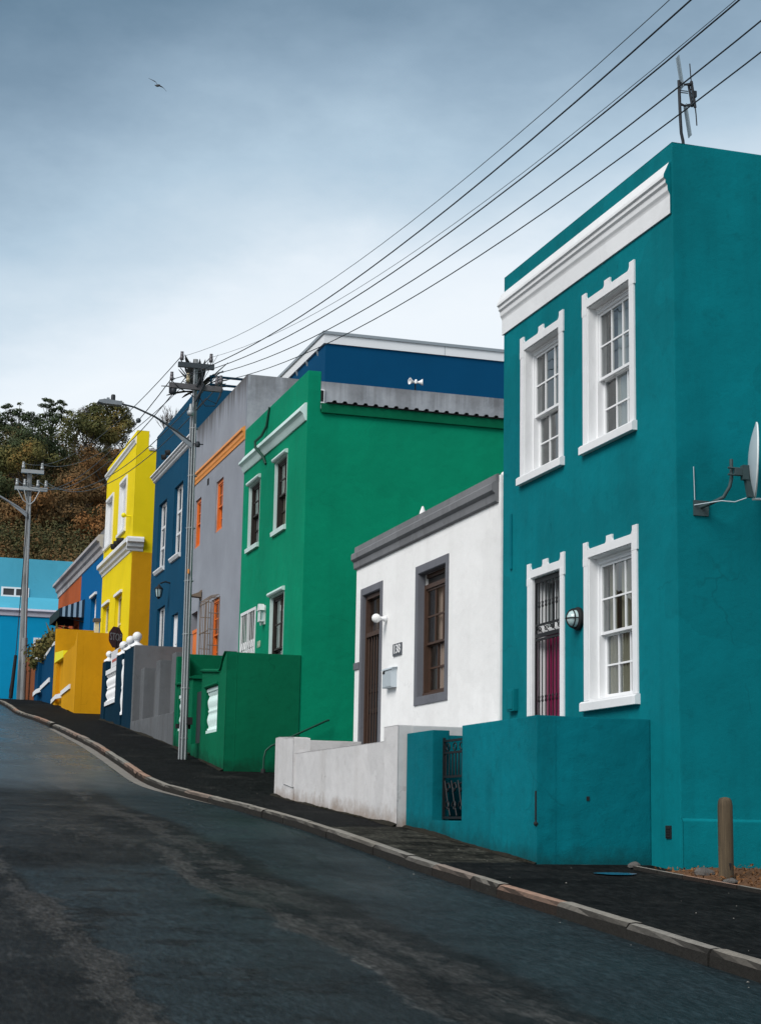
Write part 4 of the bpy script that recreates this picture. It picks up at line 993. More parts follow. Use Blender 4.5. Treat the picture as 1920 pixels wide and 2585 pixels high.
# dark blue
t = gwall('blue garden wall with white pier cap under trailing plants', 67.4, 74.4)
q = MB(); q.prism([(67.35, 3.8), (67.35, 6.72), (68.2, 6.72), (69.2, 6.60), (71.0, 6.45), (71.0, 3.8)], 'x', 7.45, 7.66); q.box(7.6, 7.66, 71.0, 73.0, 4.0, 6.4); q.box(7.45, 7.7, 73.0, 74.3, 4.2, 6.62); q.build('wall', M['blue_wall'], t)
q = MB(); q.box(7.40, 7.75, 72.8, 74.35, 6.62, 6.82); q.prism([(67.4, 6.72), (67.4, 6.86), (70.9, 6.60), (70.9, 6.46), (69.2, 6.60), (68.2, 6.72)], 'x', 7.43, 7.68); q.build('coping', M['trim'], t)
q = MB()
for a, b, z0, z1 in ((68.4, 71.6, 5.34, 5.22), (71.6, 73.2, 5.16, 5.2), (73.2, 74.4, 5.2, 5.15)): q.prism([(a, z0), (a, z0 + .18), (b, z1 + .18), (b, z1)], 'x', 7.40, 7.448)
q.build('nosing_strip', M['trim'], t)
# orange
t = gwall('brown orange garden wall at the top of the street', 74.5, 80.5)
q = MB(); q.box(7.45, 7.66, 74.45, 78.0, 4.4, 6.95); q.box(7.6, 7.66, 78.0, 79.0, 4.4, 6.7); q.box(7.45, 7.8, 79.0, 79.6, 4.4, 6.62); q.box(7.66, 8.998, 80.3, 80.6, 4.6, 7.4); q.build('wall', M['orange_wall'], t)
q = MB(); q.prism([(78.9, 6.62), (78.9, 6.76), (79.7, 6.84), (79.7, 6.62)], 'x', 7.41, 7.84); q.build('coping', M['orange'], t)

# ------------------------------------------------------------------ wall lamps, mailbox, number plate, dish, aerial, horn
def lamp(label, loc): return thing('wall_lamp', label, 'wall lamp', loc)
t = lamp('black oval bulkhead lamp with cage beside the teal door', (8.99, 20.36, 2.70))
q = MB(); q.lathe([(.0, 0), (.15, 0), (.155, .03), (.14, .06), (.10, .06)], (8.998, 20.36, 2.70), 20, axis=(-1, 0, 0)); q.build('back_plate', M['black'], t)
q = MB(); q.lathe([(.115, .055), (.11, .10), (.08, .15), (.03, .175), (0, .178)], (8.998, 20.36, 2.70), 18, axis=(-1, 0, 0)); q.build('glass_cover', M['lamp_glass'], t)
q = MB()
for a in (0, math.pi / 2):
    q.tube([(8.998 - .06 - .125 * math.sin(k * math.pi / 10), 20.36 + .13 * math.cos(k * math.pi / 10) * math.cos(a), 2.70 + .13 * math.cos(k * math.pi / 10) * math.sin(a)) for k in range(11)], .008, 6)
q.tube([(8.89, 20.36 + .115 * math.cos(k * math.pi / 10), 2.70 + .115 * math.sin(k * math.pi / 10)) for k in range(21)], .008, 6)
q.build('cage', M['black'], t)
t = lamp('round white globe lamp beside the white house door', (8.99, 28.9, 3.62))
q = MB(); q.lathe([(0, 0), (.055, 0), (.055, .05), (.035, .07), (.035, .14)], (8.998, 28.78, 3.62), 14, axis=(-1, 0, 0)); q.build('base', M['white_paint'], t)
q = MB(); q.sphere((8.80, 28.78, 3.62), .082, 18); q.build('globe', M['globe'], t)
t = lamp('white lantern lamp beside the green house door', (8.99, 38.25, 4.75))
q = MB(); q.box(8.965, 8.998, 38.17, 38.35, 4.52, 4.96); q.box(8.85, 8.965, 38.16, 38.36, 4.58, 4.61); q.prism([(38.13, 4.84), (38.39, 4.84), (38.31, 4.99), (38.21, 4.99)], 'x', 8.84, 8.965)
for yy in (38.165, 38.335): q.box(8.855, 8.875, yy, yy + .02, 4.61, 4.84); q.box(8.945, 8.963, yy, yy + .02, 4.61, 4.84)
q.lathe([(.0, -.10), (.02, -.08), (.035, 0)], (8.91, 38.26, 4.58), 8); q.build('lantern_body', M['white_paint'], t)
q = MB(); q.box(8.872, 8.95, 38.185, 38.335, 4.61, 4.84); q.build('glass_cover', M['lamp_glass'], t)
t = lamp('brown cowl lamp above the grey house door', (8.99, 46.0, 6.15))
q = MB(); q.box(8.97, 8.998, 45.85, 46.1, 6.02, 6.28); q.prism([(8.97, 6.24), (8.72, 6.14), (8.62, 6.10), (8.97, 6.08)], 'y', 45.82, 46.12); q.build('cowl', M['rust'], t)
t = lamp('black carriage lantern above the navy house windows', (8.99, 51.1, 6.9))
q = MB(); q.tube([(8.998, 50.9, 7.12), (8.85, 50.9, 7.16), (8.70, 50.9, 7.10)], .025, 6); q.lathe([(.0, .32), (.02, .28), (.05, .24), (.13, .16), (.13, .14)], (8.66, 50.9, 6.78), 8); q.lathe([(.03, -.16), (.05, -.12), (.08, -.1)], (8.66, 50.9, 6.78), 8)
for k in range(6): q.tube([(8.66 + .08 * math.cos(k * 1.047), 50.9 + .08 * math.sin(k * 1.047), 6.68), (8.66 + .12 * math.cos(k * 1.047), 50.9 + .12 * math.sin(k * 1.047), 6.93)], .010, 5)
q.build('lantern_body', M['black'], t)
q = MB(); q.lathe([(.07, -.09), (.11, .14)], (8.66, 50.9, 6.78), 8); q.build('glass_cover', M['lamp_glass'], t)
t = thing('mailbox', 'pale grey metal mailbox on the white house wall under the number plate', 'mailbox', (8.99, 28.45, 2.5))
q = MB(); q.prism([(8.998, 2.36), (8.90, 2.36), (8.89, 2.38), (8.89, 2.65), (8.91, 2.69), (8.998, 2.70)], 'y', 28.14, 28.64); q.build('body', M['mailbox'], t)
q = MB(); q.prism([(8.998, 2.715), (8.91, 2.705), (8.875, 2.675), (8.875, 2.665), (8.912, 2.693), (8.998, 2.703)], 'y', 28.11, 28.68); q.build('lid', M['mailbox'], t)
q = MB(); q.box(8.882, 8.89, 28.50, 28.61, 2.61, 2.655); q.build('slot', M['black'], t)
t = thing('number_plate', 'dark plate reading 138 on the white house wall', 'house number', (8.99, 28.1, 3.0))
q = MB(); q.box(8.978, 8.998, 27.86, 28.34, 2.905, 3.115); q.build('plate', M['plaque'], t)
vs, fs = text_mesh('138', .215, (8.974, 28.10, 3.01), (0, -1.45, 0), (0, 0, 1), .004); q = MB(); cy = 28.10
q.add([(x, cy + (y - cy) * 1.25, z) for x, y, z in vs], fs); q.build('numerals', M['number_white'], t)
# satellite dish on the flank of the teal house
t = thing('satellite_dish', 'white satellite dish on a bent arm on the side wall of the teal house', 'satellite dish', (9.35, 17.55, 3.8))
q = MB(); q.box(9.21, 9.40, 17.545, 17.568, 3.62, 3.80); q.tube([(9.30, 17.56, 3.72), (9.34, 17.36, 3.74), (9.44, 17.26, 3.80), (9.50, 17.22, 3.92), (9.515, 17.20, 4.02), (9.515, 17.20, 4.24)], .021, 10); q.build('wall_arm', M['dish_arm'], t)
q = MB(); q.box(9.53, 9.68, 17.14, 17.18, 4.05, 4.13); q.box(9.63, 9.70, 17.12, 17.20, 4.0, 4.17)
for z in (4.05, 4.13): q.tube([(9.45, 17.16, z), (9.72, 17.16, z)], .012, 6)
q.prism([(9.66, 4.04), (9.69, 4.17), (9.74, 4.17), (9.76, 3.80), (9.70, 3.80)], 'y', 17.13, 17.19); q.build('bracket', M['dish_arm'], t)
nrm = Vector((.885, -.415, -.04)).normalized(); up = (Vector((0, 0, 1)) - nrm * nrm.z).normalized(); sd = nrm.cross(up)
cen = Vector((9.75, 17.2, 4.25)); q = MB(); rings = 8; seg = 36; vs = []
for back in (0, 1):
    for i in range(rings + 1):
        rr = i / rings
        for k in range(seg):
            a = 2 * math.pi * k / seg
            vs.append(cen + up * (.44 * rr * math.sin(a)) + sd * (.37 * rr * math.cos(a)) + nrm * (.075 * rr * rr - back * .012))
o = (rings + 1) * seg
q.add(vs, [(b_ * o + i * seg + k, b_ * o + i * seg + (k + 1) % seg, b_ * o + (i + 1) * seg + (k + 1) % seg, b_ * o + (i + 1) * seg + k) for b_ in (0, 1) for i in range(rings) for k in range(seg)], 0, True)
q.build('reflector', M['dish'], t)
q = MB(); q.tube([cen + up * (.44 * math.sin(2 * math.pi * k / 48)) + sd * (.37 * math.cos(2 * math.pi * k / 48)) + nrm * .07 for k in range(49)], .011, 6); q.build('rim', M['dish_rim'], t)
q = MB(); q.tube([cen - up * .46 + nrm * .04, cen - up * .44 + nrm * .5 - sd * .02, cen - up * .38 + nrm * .66], .014, 8); q.lathe([(.0, 0), (.03, 0), (.03, .12), (.0, .12)], cen - up * .36 + nrm * .62, 10, axis=tuple(-nrm)); q.build('feed_arm', M['dish_rim'], t)
q = MB(); q.tube([(9.215, 17.55, 3.74), (9.26, 17.40, 3.735), (9.40, 17.24, 3.75), (9.55, 17.2, 3.74), (9.68, 17.16, 3.79)], .007, 6); q.tube([(9.215, 17.553, 4.20), (9.22, 17.553, 4.0), (9.225, 17.553, 3.74)], .006, 5); q.build('cable', M['dish'], t)
# roof aerial
t = thing('tv_aerial', 'panel television aerial on a bent mast on the teal house roof', 'aerial', (9.24, 17.75, 8.2))
q = MB(); q.tube([(9.255, 17.75, 8.1), (9.243, 17.75, 8.32), (9.215, 17.74, 8.42), (9.20, 17.73, 8.6), (9.187, 17.73, 9.1)], .02, 8); q.build('mast', M['rubber'], t)
axv = Vector((.083, 0, -.55)).normalized(); wv = Vector((.03, .25, .0)).normalized() * .30; c0 = Vector((9.26, 17.75, 8.92)); q = MB()
for s0, s1 in ((-.51, -.1), (.12, .53)):
    for sgn in (-1, 1):
        a0 = c0 + axv * s0 ; a1 = c0 + axv * s1; fan = wv * .14 * sgn
        q.tube([a0 + fan, a1 + fan], .008, 6)
    nrm_ = axv.cross(wv) * .004
    vs = [c0 + axv * s + wv * .13 * g + nrm_ * f for f in (-1, 1) for s, g in ((s0, -1), (s0, 1), (s1, 1), (s1, -1))]
    q.add(vs, [(0, 1, 2, 3), (4, 5, 6, 7), (0, 1, 5, 4), (1, 2, 6, 5), (2, 3, 7, 6), (3, 0, 4, 7)])
q.build('reflector_panel', M['aluminium'], t)
q = MB()
for z in (9.075, 8.80): q.tube([(9.19, 17.73, z), (9.27, 17.75, z - .01), (9.37, 17.72, z + .012)], .014, 6); q.tube([(9.19, 17.73, z - .02), (9.30, 17.70, z - .03), (9.37, 17.72, z + .012)], .011, 6)
for z in (8.97, 8.945): q.tube([(9.2, 17.73, z), (9.31, 17.73, z + .005)], .007, 5)
q.tube([(9.318, 17.73, 9.08), (9.365, 17.73, 8.78)], .016, 6); q.tube([(9.352, 17.72, 9.11), (9.40, 17.72, 8.77)], .018, 6)
for k in range(6):
    a = Vector((9.318, 17.73, 9.05)).lerp(Vector((9.362, 17.73, 8.8)), k / 5); q.tube([a, a + Vector((.037, -.01, .003))], .009, 5)
q.box(9.375, 9.41, 17.69, 17.74, 8.90, 8.98); q.tube([(9.352, 17.72, 9.1), (9.345, 17.72, 9.18), (9.335, 17.72, 9.34)], .007, 5); q.tube([(9.40, 17.72, 8.77), (9.41, 17.72, 8.68), (9.418, 17.72, 8.54)], .008, 5); q.build('dipole_array', M['rubber'], t)
# loudspeaker horns on the grey parapet
t = thing('horn_speaker', 'pair of white horn loudspeakers on a short stick on the grey flank wall', 'loudspeaker', (13.5, 41.05, 11.2))
q = MB(); q.tube([(13.51, 41.08, 11.1), (13.51, 41.08, 11.42)], .018, 6); q.build('stick', M['black'], t)
for sg in (-1, 1):
    q = MB(); q.lathe([(.025, 0), (.03, .05), (.05, .10), (.085, .155), (.09, .165), (.075, .155)], (13.51 + sg * .02, 41.05, 11.43), 14, axis=(sg, -.25, .05)); q.build('horn', M['horn'], t)
q = MB(); q.lathe([(.035, -.05), (.04, .02), (.025, .06), (0, .07)], (13.51, 41.03, 11.44), 10); q.build('driver', M['horn'], t)

# ------------------------------------------------------------------ street furniture
t = thing('bollard', 'weathered wooden bollard on the bare soil by the teal house', 'bollard', (9.01, 16.565, gz(16.565)))
z0 = gz(16.565) - .3; q = MB(); q.lathe([(.079, z0), (.080, .0), (.079, .27), (.072, .325), (.055, .352), (.02, .362), (0, .363)], (9.01, 16.565, 0), 20); q.build('post', M['post_wood'], t)
q = MB(); q.prism([(9.0, -.33), (9.03, -.33), (9.015, -.40)], 'y', 16.480, 16.488); q.build('arrow_mark', M['black'], t)
for nm, lab, c, s in (('rubble_stone', 'largest pale rubble stone lying on the soil left of the bollard', (8.98, 17.0), (.13, .08, .06)), ('rubble_stone', 'flat pale stone lying at the soil edge below the bollard', (8.86, 16.2), (.12, .08, .03)), ('rubble_stone', 'small stone by the wall corner at the end of the teal garden wall', (8.55, 17.85), (.07, .05, .04))):
    q = MB(); q.sphere((c[0], c[1], gz(c[1]) + s[2] * .45 + .03), 1, 10, sz=s)
    q.v = [tuple(Vector(v) + Vector((noise.noise(Vector(v) * 9), noise.noise(Vector(v) * 9 + Vector((5, 0, 0))), noise.noise(Vector(v) * 9 + Vector((0, 7, 0))))) * .035) for v in q.v]; q.sm = [False] * len(q.sm)
    o = q.build(nm, M['stone'], base=(c[0], c[1], gz(c[1]))); tag(o, lab, 'stone', 'rubble stones on the soil')
# handrail of the lane
t = thing('handrail', 'dark green handrail climbing the lane along the green house flank', 'handrail', (8.3, 34.6, gz(34.6)))
q = MB(); q.tube([(8.21, 34.62, gz(34.6) - .1), (8.215, 34.62, 1.32), (8.25, 34.62, 1.47), (8.36, 34.62, 1.57), (9.53, 34.62, 2.13), (9.60, 34.66, 2.15)], .022, 8); q.build('rail', M['cable_green'], t)
q = MB(); q.lathe([(.05, 0), (.05, .10), (.025, .12)], (8.21, 34.62, gz(34.6) - .02), 8); q.build('foot', M['black'], t)
# stop sign
t = thing('stop_sign', 'faded dark red octagonal stop sign at the side street corner', 'road sign', (8.2, 56, gz(56)))
q = MB(); q.tube([(8.24, 56.05, gz(56) - .3), (8.19, 56.05, 6.2)], .035, 8); q.build('post', M['brown'], t)
n_ = Vector((.67, -.74, 0)); xd = Vector((.74, .67, 0)); zc = Vector((8.17, 56.0, 5.93)); rr = .375
oc = [(rr * math.cos(R(22.5 + 45 * k)), rr * math.sin(R(22.5 + 45 * k))) for k in range(8)]
def plate(sc_, d0, d1, mat, nm):
    q = MB(); vs = [zc + xd * a * sc_ + Vector((0, 0, b * sc_)) + n_ * d for d in (d0, d1) for a, b in oc]
    q.add(vs, [tuple(range(8))[::-1], tuple(range(8, 16))] + [(i, (i + 1) % 8, 8 + (i + 1) % 8, 8 + i) for i in range(8)]); return q.build(nm, mat, t)
plate(1.0, -.012, -.002, M['sign_red'], 'border'); pl_ = plate(.96, -.002, .004, M['sign_red'], 'plate')
vs, fs = text_mesh('STOP', .26, zc + n_ * .008, xd, (0, 0, 1), .003); q = MB(); q.add([(x, y, zc.z + (z - zc.z) * 1.35) for x, y, z in vs], fs); q.build('lettering', M['sign_white'], t)

# ------------------------------------------------------------------ poles and wires
PY = 37.35
def insulator(c, mat, parent, s=1.0):
    q = MB(); q.lathe([(.012, -.12), (.012, 0), (.055, 0), (.058, .10), (.040, .11), (.048, .12), (.048, .19), (.035, .20), (.045, .21), (.045, .245), (.0, .25)], c, 12)
    if s != 1: q.v = [tuple(Vector(c) + (Vector(v) - Vector(c)) * s) for v in q.v]
    return q.build('insulator', mat, parent)
p1 = thing('utility_pole', 'tall grey utility pole with street light arm standing on the pavement by the green wall', 'utility pole', (7.045, PY, gz(PY)), 'utility poles with street lights')
def px1(z): return 7.045 + (6.983 - 7.045) * (z - 1.37) / 9.06
q = MB(); q.tube([(px1(z), PY, z) for z in (1.0, 1.38, 4, 7, 9.3, 10.43)], [.092, .09, .08, .068, .058, .052], 16); q.build('pole', M['pole'], p1)
q = MB()
for dx, dy, top in ((-.085, -.05, 9.2), (-.04, -.085, 10.2), (.02, -.092, 8.9)):
    q.tube([(px1(z) + dx * (1 if z > 2.2 else 1.25), PY + dy * (1 if z > 2.2 else 1.25), z) for z in (1.3, 1.9, 2.3, 4, 6, 8, top)], .016, 8)
for z in (1.8, 2.9, 4.1, 5.3, 6.5, 7.7, 8.8): q.tube([(px1(z) + .102 * math.cos(a), PY + .102 * math.sin(a), z) for a in [k * math.pi / 8 for k in range(17)]], .010, 5)
q.build('conduit', M['conduit'], p1)
q = MB(); q.box(px1(5.6) - .06, px1(5.6) - .02, PY - .135, PY - .118, 5.45, 5.55); q.build('tag_plate', M['orange_trim'], p1)
q = MB(); q.box(px1(2.2) - .16, px1(2.2) + .16, PY + .06, PY + .20, 2.02, 2.12); q.box(px1(2.2) + .03, px1(2.2) + .16, PY - .14, PY - .06, 2.1, 2.26); q.build('clamp_bracket', M['black'], p1)
def arm(x0, x1, z, mat, h=.11):
    q = MB(); q.box(x0, x1, PY - .15, PY - .06, z - h / 2, z + h / 2)
    return q.build('crossarm', mat, p1)
arm(6.56, 7.39, 10.25, M['steel_arm'], .115); arm(6.375, 7.60, 9.745, M['arm_wood'], .12)
ins = dict(W1=(6.64, 10.36), T2=(7.315, 10.37), A=(6.425, 9.86), B=(6.80, 9.86), C=(7.47, 9.84), E=(7.56, 9.88))
for k, (x, z) in ins.items(): insulator((x, PY - .105, z), M['porcelain_y'] if k == 'B' else M['porcelain'], p1, .8)
q = MB()
q.tube([(7.0, PY - .13, 9.2), (7.2, PY - .2, 9.48), (7.45, PY - .22, 9.38), (7.58, PY - .16, 9.75)], .012, 6)
q.tube([(7.05, PY - .13, 9.55), (7.2, PY - .22, 9.30), (7.42, PY - .22, 9.32), (7.56, PY - .14, 9.6), (7.60, PY - .12, 10.0)], .011, 6)
q.tube([(7.02, PY - .12, 9.3), (7.1, PY - .2, 9.62), (7.12, PY - .16, 10.05), (7.06, PY - .13, 10.36), (7.02, PY - .1, 10.2)], .015, 6)
q.tube([(6.425, PY - .1, 9.86), (6.52, PY - .16, 9.75), (6.62, PY - .16, 9.66), (6.8, PY - .16, 9.6), (6.96, PY - .14, 9.5)], .010, 6)
q.tube([(7.0, PY - .15, 9.75), (7.06, PY - .2, 9.95), (7.16, PY - .18, 9.80), (7.04, PY - .2, 9.55), (6.98, PY - .16, 9.4)], .03, 8)
q.build('jumper_cable', M['rubber'], p1)
q = MB(); q.lathe([(.0, -.16), (.06, -.14), (.075, -.02), (.03, 0)], (6.48, PY - .1, 9.68), 10); q.box(6.38, 6.43, PY - .13, PY - .05, 9.56, 9.69); q.build('fuse_box', M['rubber'], p1)
q = MB(); q.lathe([(0, -.13), (.07, -.11), (.085, -.02), (.05, .0), (.03, .15)], (6.88, PY - .16, 9.18), 12); q.build('junction_box', M['conduit'], p1)
la = MB(); la.tube([(6.93, PY - .08, 8.46), (6.607, PY - .1, 8.674), (6.074, PY - .12, 8.975), (5.613, PY - .12, 9.149), (5.29, PY - .12, 9.205)], [.026, .025, .023, .021, .02], 10)
lam = la.build('lamp_arm', M['steel_arm'], p1)
q = MB(); q.prism([(6.94, 8.33), (6.74, 8.46), (6.36, 8.80), (6.62, 8.64), (6.94, 8.44)], 'y', PY - .105, PY - .085); q.build('gusset', M['galv'], lam)
q = MB(); q.prism([(4.77, 9.19), (4.80, 9.235), (4.95, 9.265), (5.28, 9.24), (5.31, 9.22), (5.31, 9.15), (4.9, 9.16)], 'y', PY - .22, PY - .02)
q.lathe([(.05, 0), (.05, .12), (.04, .145), (0, .15)], (5.12, PY - .12, 9.25), 12, 1); q.box(4.98, 5.04, PY - .15, PY - .09, 9.255, 9.315)
q.build('lamp_head', [M['galv'], M['rubber']], lam)
q = MB(); q.tube([(6.96, PY - .14, 8.42), (7.2, PY - .14, 8.42)], .014, 6); q.lathe([(.05, 0), (.06, .05), (.04, .12), (0, .12)], (7.08, PY - .12, 8.36), 10); q.build('bolt', M['rubber'], p1)

p2 = thing('utility_pole', 'farther utility pole with paired crossarms in front of the light blue house', 'utility pole', (7.09, 76.4, gz(76.4)), 'utility poles with street lights')
Y2 = 76.4
def px2(z): return 7.09 + (6.93 - 7.09) * (z - 5.16) / 10.27
q = MB(); q.tube([(px2(z), Y2, z) for z in (4.8, 5.2, 9, 13, 15.43)], [.19, .185, .15, .115, .10], 14); q.build('pole', M['pole'], p2)
q = MB(); q.tube([(7.16, Y2 - .2, 5.0), (7.10, Y2 - .2, 7.84)], .13, 12); q.build('stub_post', M['pole'], p2)
q = MB(); q.tube([(7.13, Y2 - .2, 7.8), (7.04, Y2 - .17, 11), (7.0, Y2 - .15, 14.2)], .04, 8); q.build('conduit', M['conduit'], p2)
for x0, x1, z in ((6.54, 7.53, 15.34), (6.29, 7.73, 14.55)):
    q = MB(); q.box(x0, x1, Y2 - .27, Y2 - .12, z - .08, z + .08); q.build('crossarm', M['conduit'], p2)
in2 = dict(W1=(6.62, 15.45), T2=(7.45, 15.45), A=(6.38, 14.66), B=(6.72, 14.66), C=(7.3, 14.66), E=(7.66, 14.66))
for k, (x, z) in in2.items(): insulator((x, Y2 - .2, z), M['conduit'], p2, 1.25)
q = MB()
for x in (6.4, 6.7, 7.4): q.tube([(x, Y2 - .25, 14.5), ((x + 6.95) / 2, Y2 - .3, 14.0), (6.98, Y2 - .25, 13.8)], .025, 6)
q.build('jumper_cable', M['conduit'], p2)
la = MB(); la.tube([(6.93, Y2 - .15, 13.40), (6.5, Y2 - .2, 13.68), (5.68, Y2 - .2, 14.1), (4.9, Y2 - .2, 14.25)], .05, 8); lam = la.build('lamp_arm', M['galv'], p2)
q = MB(); q.prism([(6.93, 13.2), (6.55, 13.5), (6.0, 13.9), (6.5, 13.66), (6.93, 13.36)], 'y', Y2 - .22, Y2 - .18); q.build('gusset', M['galv'], lam)
q = MB(); q.prism([(3.9, 14.2), (3.95, 14.3), (4.9, 14.32), (4.95, 14.2), (4.2, 14.12)], 'y', Y2 - .36, Y2 - .04); q.build('lamp_head', M['galv'], lam)
t = thing('guy_wire', 'stay wire with black guard slanting down beside the farther utility pole', 'stay wire', (6.70, Y2 - .3, gz(Y2)))
q = MB(); q.tube([(6.62, Y2 - .3, 5.1), (6.745, Y2 - .3, 7.0), (6.92, Y2 - .25, 13.6)], .02, 6); q.build('cable', M['rubber'], t)
q = MB(); q.tube([(6.63, Y2 - .32, 5.15), (6.745, Y2 - .32, 7.05)], [.09, .07], 8); q.tube([(6.60, Y2 - .34, 5.2), (6.56, Y2 - .34, 5.5), (6.62, Y2 - .34, 5.9)], .02, 5); q.build('guard', M['black'], t)

WIR = dict(W1=(6.63, [.0037, -.0615, 7.5922], .0045, 'wire_thin'), T2=(7.31, [.0036, -.0594, 7.7027], .004, 'wire_thin'), A=(6.42, [.0034, -.0529, 7.1307], .0085, 'rubber'),
           B=(6.79, [.0036, -.057, 7.1376], .008, 'rubber'), C=(7.53, [.0036, -.0652, 7.5784], .008, 'rubber'), E=(7.62, [.0036, -.0635, 7.3341], .0075, 'rubber'))
LABW = dict(W1='thin bare wire from the left insulator of the nearer pole\'s upper crossarm', T2='thin bare wire from the right insulator of the nearer pole\'s upper crossarm', A='thick dark cable from the left end of the nearer pole\'s lower crossarm', B='thick dark cable from the yellowed insulator beside the nearer pole\'s shaft', C='thick dark cable from inner right insulator of the nearer pole\'s lower crossarm', E='lowest thick dark cable from the right end of the nearer pole\'s lower crossarm')
for k, (x, c, r_, mt) in WIR.items():
    ys = [PY] + [PY - 1.2 * i for i in range(1, 46)]
    q = MB(); q.tube([(x, y, c[0] * y * y + c[1] * y + c[2]) for y in ys], r_, 6)
    zz = c[0] * PY * PY + c[1] * PY + c[2]
    if k in 'ACE': q.tube([(x, PY - .02, zz), (x, PY - .5, zz - .0 + c[1] * -.0 - (2 * c[0] * PY + c[1]) * .5)], r_ * 2, 6)
    o = q.build('overhead_wire', M[mt], base=(x, PY, zz)); tag(o, LABW[k], 'wire', 'wires running over the street towards the viewer')
LAB2 = dict(W1='thin wire spanning to the farther pole from the upper left insulator', T2='thin wire spanning to the farther pole from the upper right insulator', A='cable spanning to the farther pole from the lower left insulator', B='cable spanning to the farther pole from the yellowed insulator', C='cable spanning to the farther pole from the inner right insulator', E='cable spanning to the farther pole from the lower right insulator')
for k in WIR:
    x0, z0 = WIR[k][0], WIR[k][1][0] * PY * PY + WIR[k][1][1] * PY + WIR[k][1][2]; x1, z1 = in2[k][0], in2[k][1] + .25
    sag = .9 if k in ('W1', 'T2') else 1.3; n = 26
    q = MB(); q.tube([(x0 + (x1 - x0) * i / n, PY + (Y2 - .2 - PY) * i / n, z0 + (z1 - z0) * i / n - sag * 4 * (i / n) * (1 - i / n)) for i in range(n + 1)], .010 if k in ('W1', 'T2') else .012, 6)
    if k == 'A':
        for i in (3,): q.sphere((x0 + (x1 - x0) * i / n, PY + (Y2 - .2 - PY) * i / n, z0 + (z1 - z0) * i / n - sag * 4 * (i / n) * (1 - i / n)), .07, 8)
    o = q.build('overhead_wire', M['wire_thin'], base=(x0, PY, z0)); tag(o, LAB2[k], 'wire', 'wires spanning between the two poles')

# ------------------------------------------------------------------ bird
bc_ = Vector((14.03, 90, 40.87)); t = thing('bird', 'dark gull gliding in the sky at the upper left', 'bird', tuple(bc_))
rt_ = Vector((.954, -.294, 0)); fw = Vector((.294, .954, 0)); up_ = Vector((0, 0, 1))
def bp_(a, b, c=0): return bc_ + rt_ * a + up_ * b + fw * c
q = MB(); q.tube([bp_(-.19, .075, .12), bp_(-.12, .03, .08), bp_(-.03, -.015, .0), bp_(.06, -.03, -.06), bp_(.12, -.035, -.10), bp_(.17, -.07, -.12)], [.012, .04, .075, .07, .05, .012], 10)
def wing(pts):
    n = len(pts); vs = []
    for i, (a, b, ch) in enumerate(pts):
        vs += [bp_(a, b, -.02 + ch * .5), bp_(a, b + .012, 0), bp_(a + .0, b - .016, -ch * .5), bp_(a, b - .012, 0)]
    q.add(vs, [(i * 4 + k, i * 4 + (k + 1) % 4, (i + 1) * 4 + (k + 1) % 4, (i + 1) * 4 + k) for i in range(n - 1) for k in range(4)] + [(0, 1, 2, 3), tuple(range(4 * n - 4, 4 * n))], 0, True)
wing([(-.0, .0, .30), (-.06, .12, .26), (-.14, .225, .22), (-.30, .31, .17), (-.45, .38, .10), (-.53, .42, .02)])
wing([(.04, -.0, .28), (.15, -.04, .25), (.27, -.09, .22), (.37, -.18, .16), (.46, -.29, .09), (.52, -.36, .02)])
q.build('body', M['bird'], t)

# ------------------------------------------------------------------ vegetation
def leaves(mb, c, r, n, s, sz=(1, 1, 1), shell=.55, droop=0.0, aspect=.5):
    c = Vector(c)
    for _ in range(n):
        d = Vector((random.gauss(0, 1), random.gauss(0, 1), random.gauss(0, 1))).normalized()
        rad = r * (shell + (1 - shell) * random.random()) * (1 + .25 * noise.noise(d * 1.7 + c * .3))
        p = c + Vector((d.x * sz[0], d.y * sz[1], d.z * sz[2])) * rad
        nn = (d + Vector((random.uniform(-1, 1), random.uniform(-1, 1), random.uniform(-.3, 1))) * .5).normalized()
        a = nn.orthogonal().normalized(); a.rotate(Matrix.Rotation(random.uniform(0, 6.28), 3, nn)); b = nn.cross(a)
        k = s * random.uniform(.6, 1.4); a = a * k; b = b * k * aspect
        mb.add([p - a, p - b * .9 + a * .1, p + a, p + b], [(0, 1, 2, 3)])
def crown(clumps, n, s, sz=(1, 1, .75), shell=.5):
    m = MB()
    for c, r in clumps: leaves(m, c, r, int(n * r * r), s, sz, shell)
    return m
TG = 'trees on the hillside skyline'
def tree(nm, label, x, y, ztop, clumps, leafmat, n=55, s=.2, trunk_r=.3, sz=(1, 1, .7), limbs=True):
    zb = terrain_h(x, y); t = thing(nm, label, 'tree', (x, y, zb), TG)
    tr = MB(); mid = Vector((x, y, zb + (ztop - zb) * .55))
    tr.tube([(x, y, zb - .5), (x + .15, y, zb + (ztop - zb) * .3), mid], [trunk_r, trunk_r * .75, trunk_r * .5], 9)
    if limbs:
        for c, r in clumps:
            cc = Vector(c); st_ = Vector((x + .1, y, zb + (ztop - zb) * random.uniform(.32, .55))); mm = st_.lerp(cc, .5) + Vector((0, 0, -.25))
            tr.tube([st_, mm, cc], [trunk_r * .35, trunk_r * .2, trunk_r * .08], 5, cap=False)
    tr.build('trunk', M['bark'], t)
    crown(clumps, n, s, sz).build('crown', leafmat, t)
    return t
def mk(x, y, z, spread, h, n, rmin, rmax, flat=.5, seed=0):
    rnd = random.Random(seed); o = []
    for _ in range(n):
        a = rnd.uniform(0, 6.28); d = math.sqrt(rnd.random()) * spread
        o.append(((x + d * math.cos(a), y + d * math.sin(a), z + rnd.uniform(-h, h) * (1 - .5 * d / spread)), rnd.uniform(rmin, rmax)))
    return o
Y_ = 150
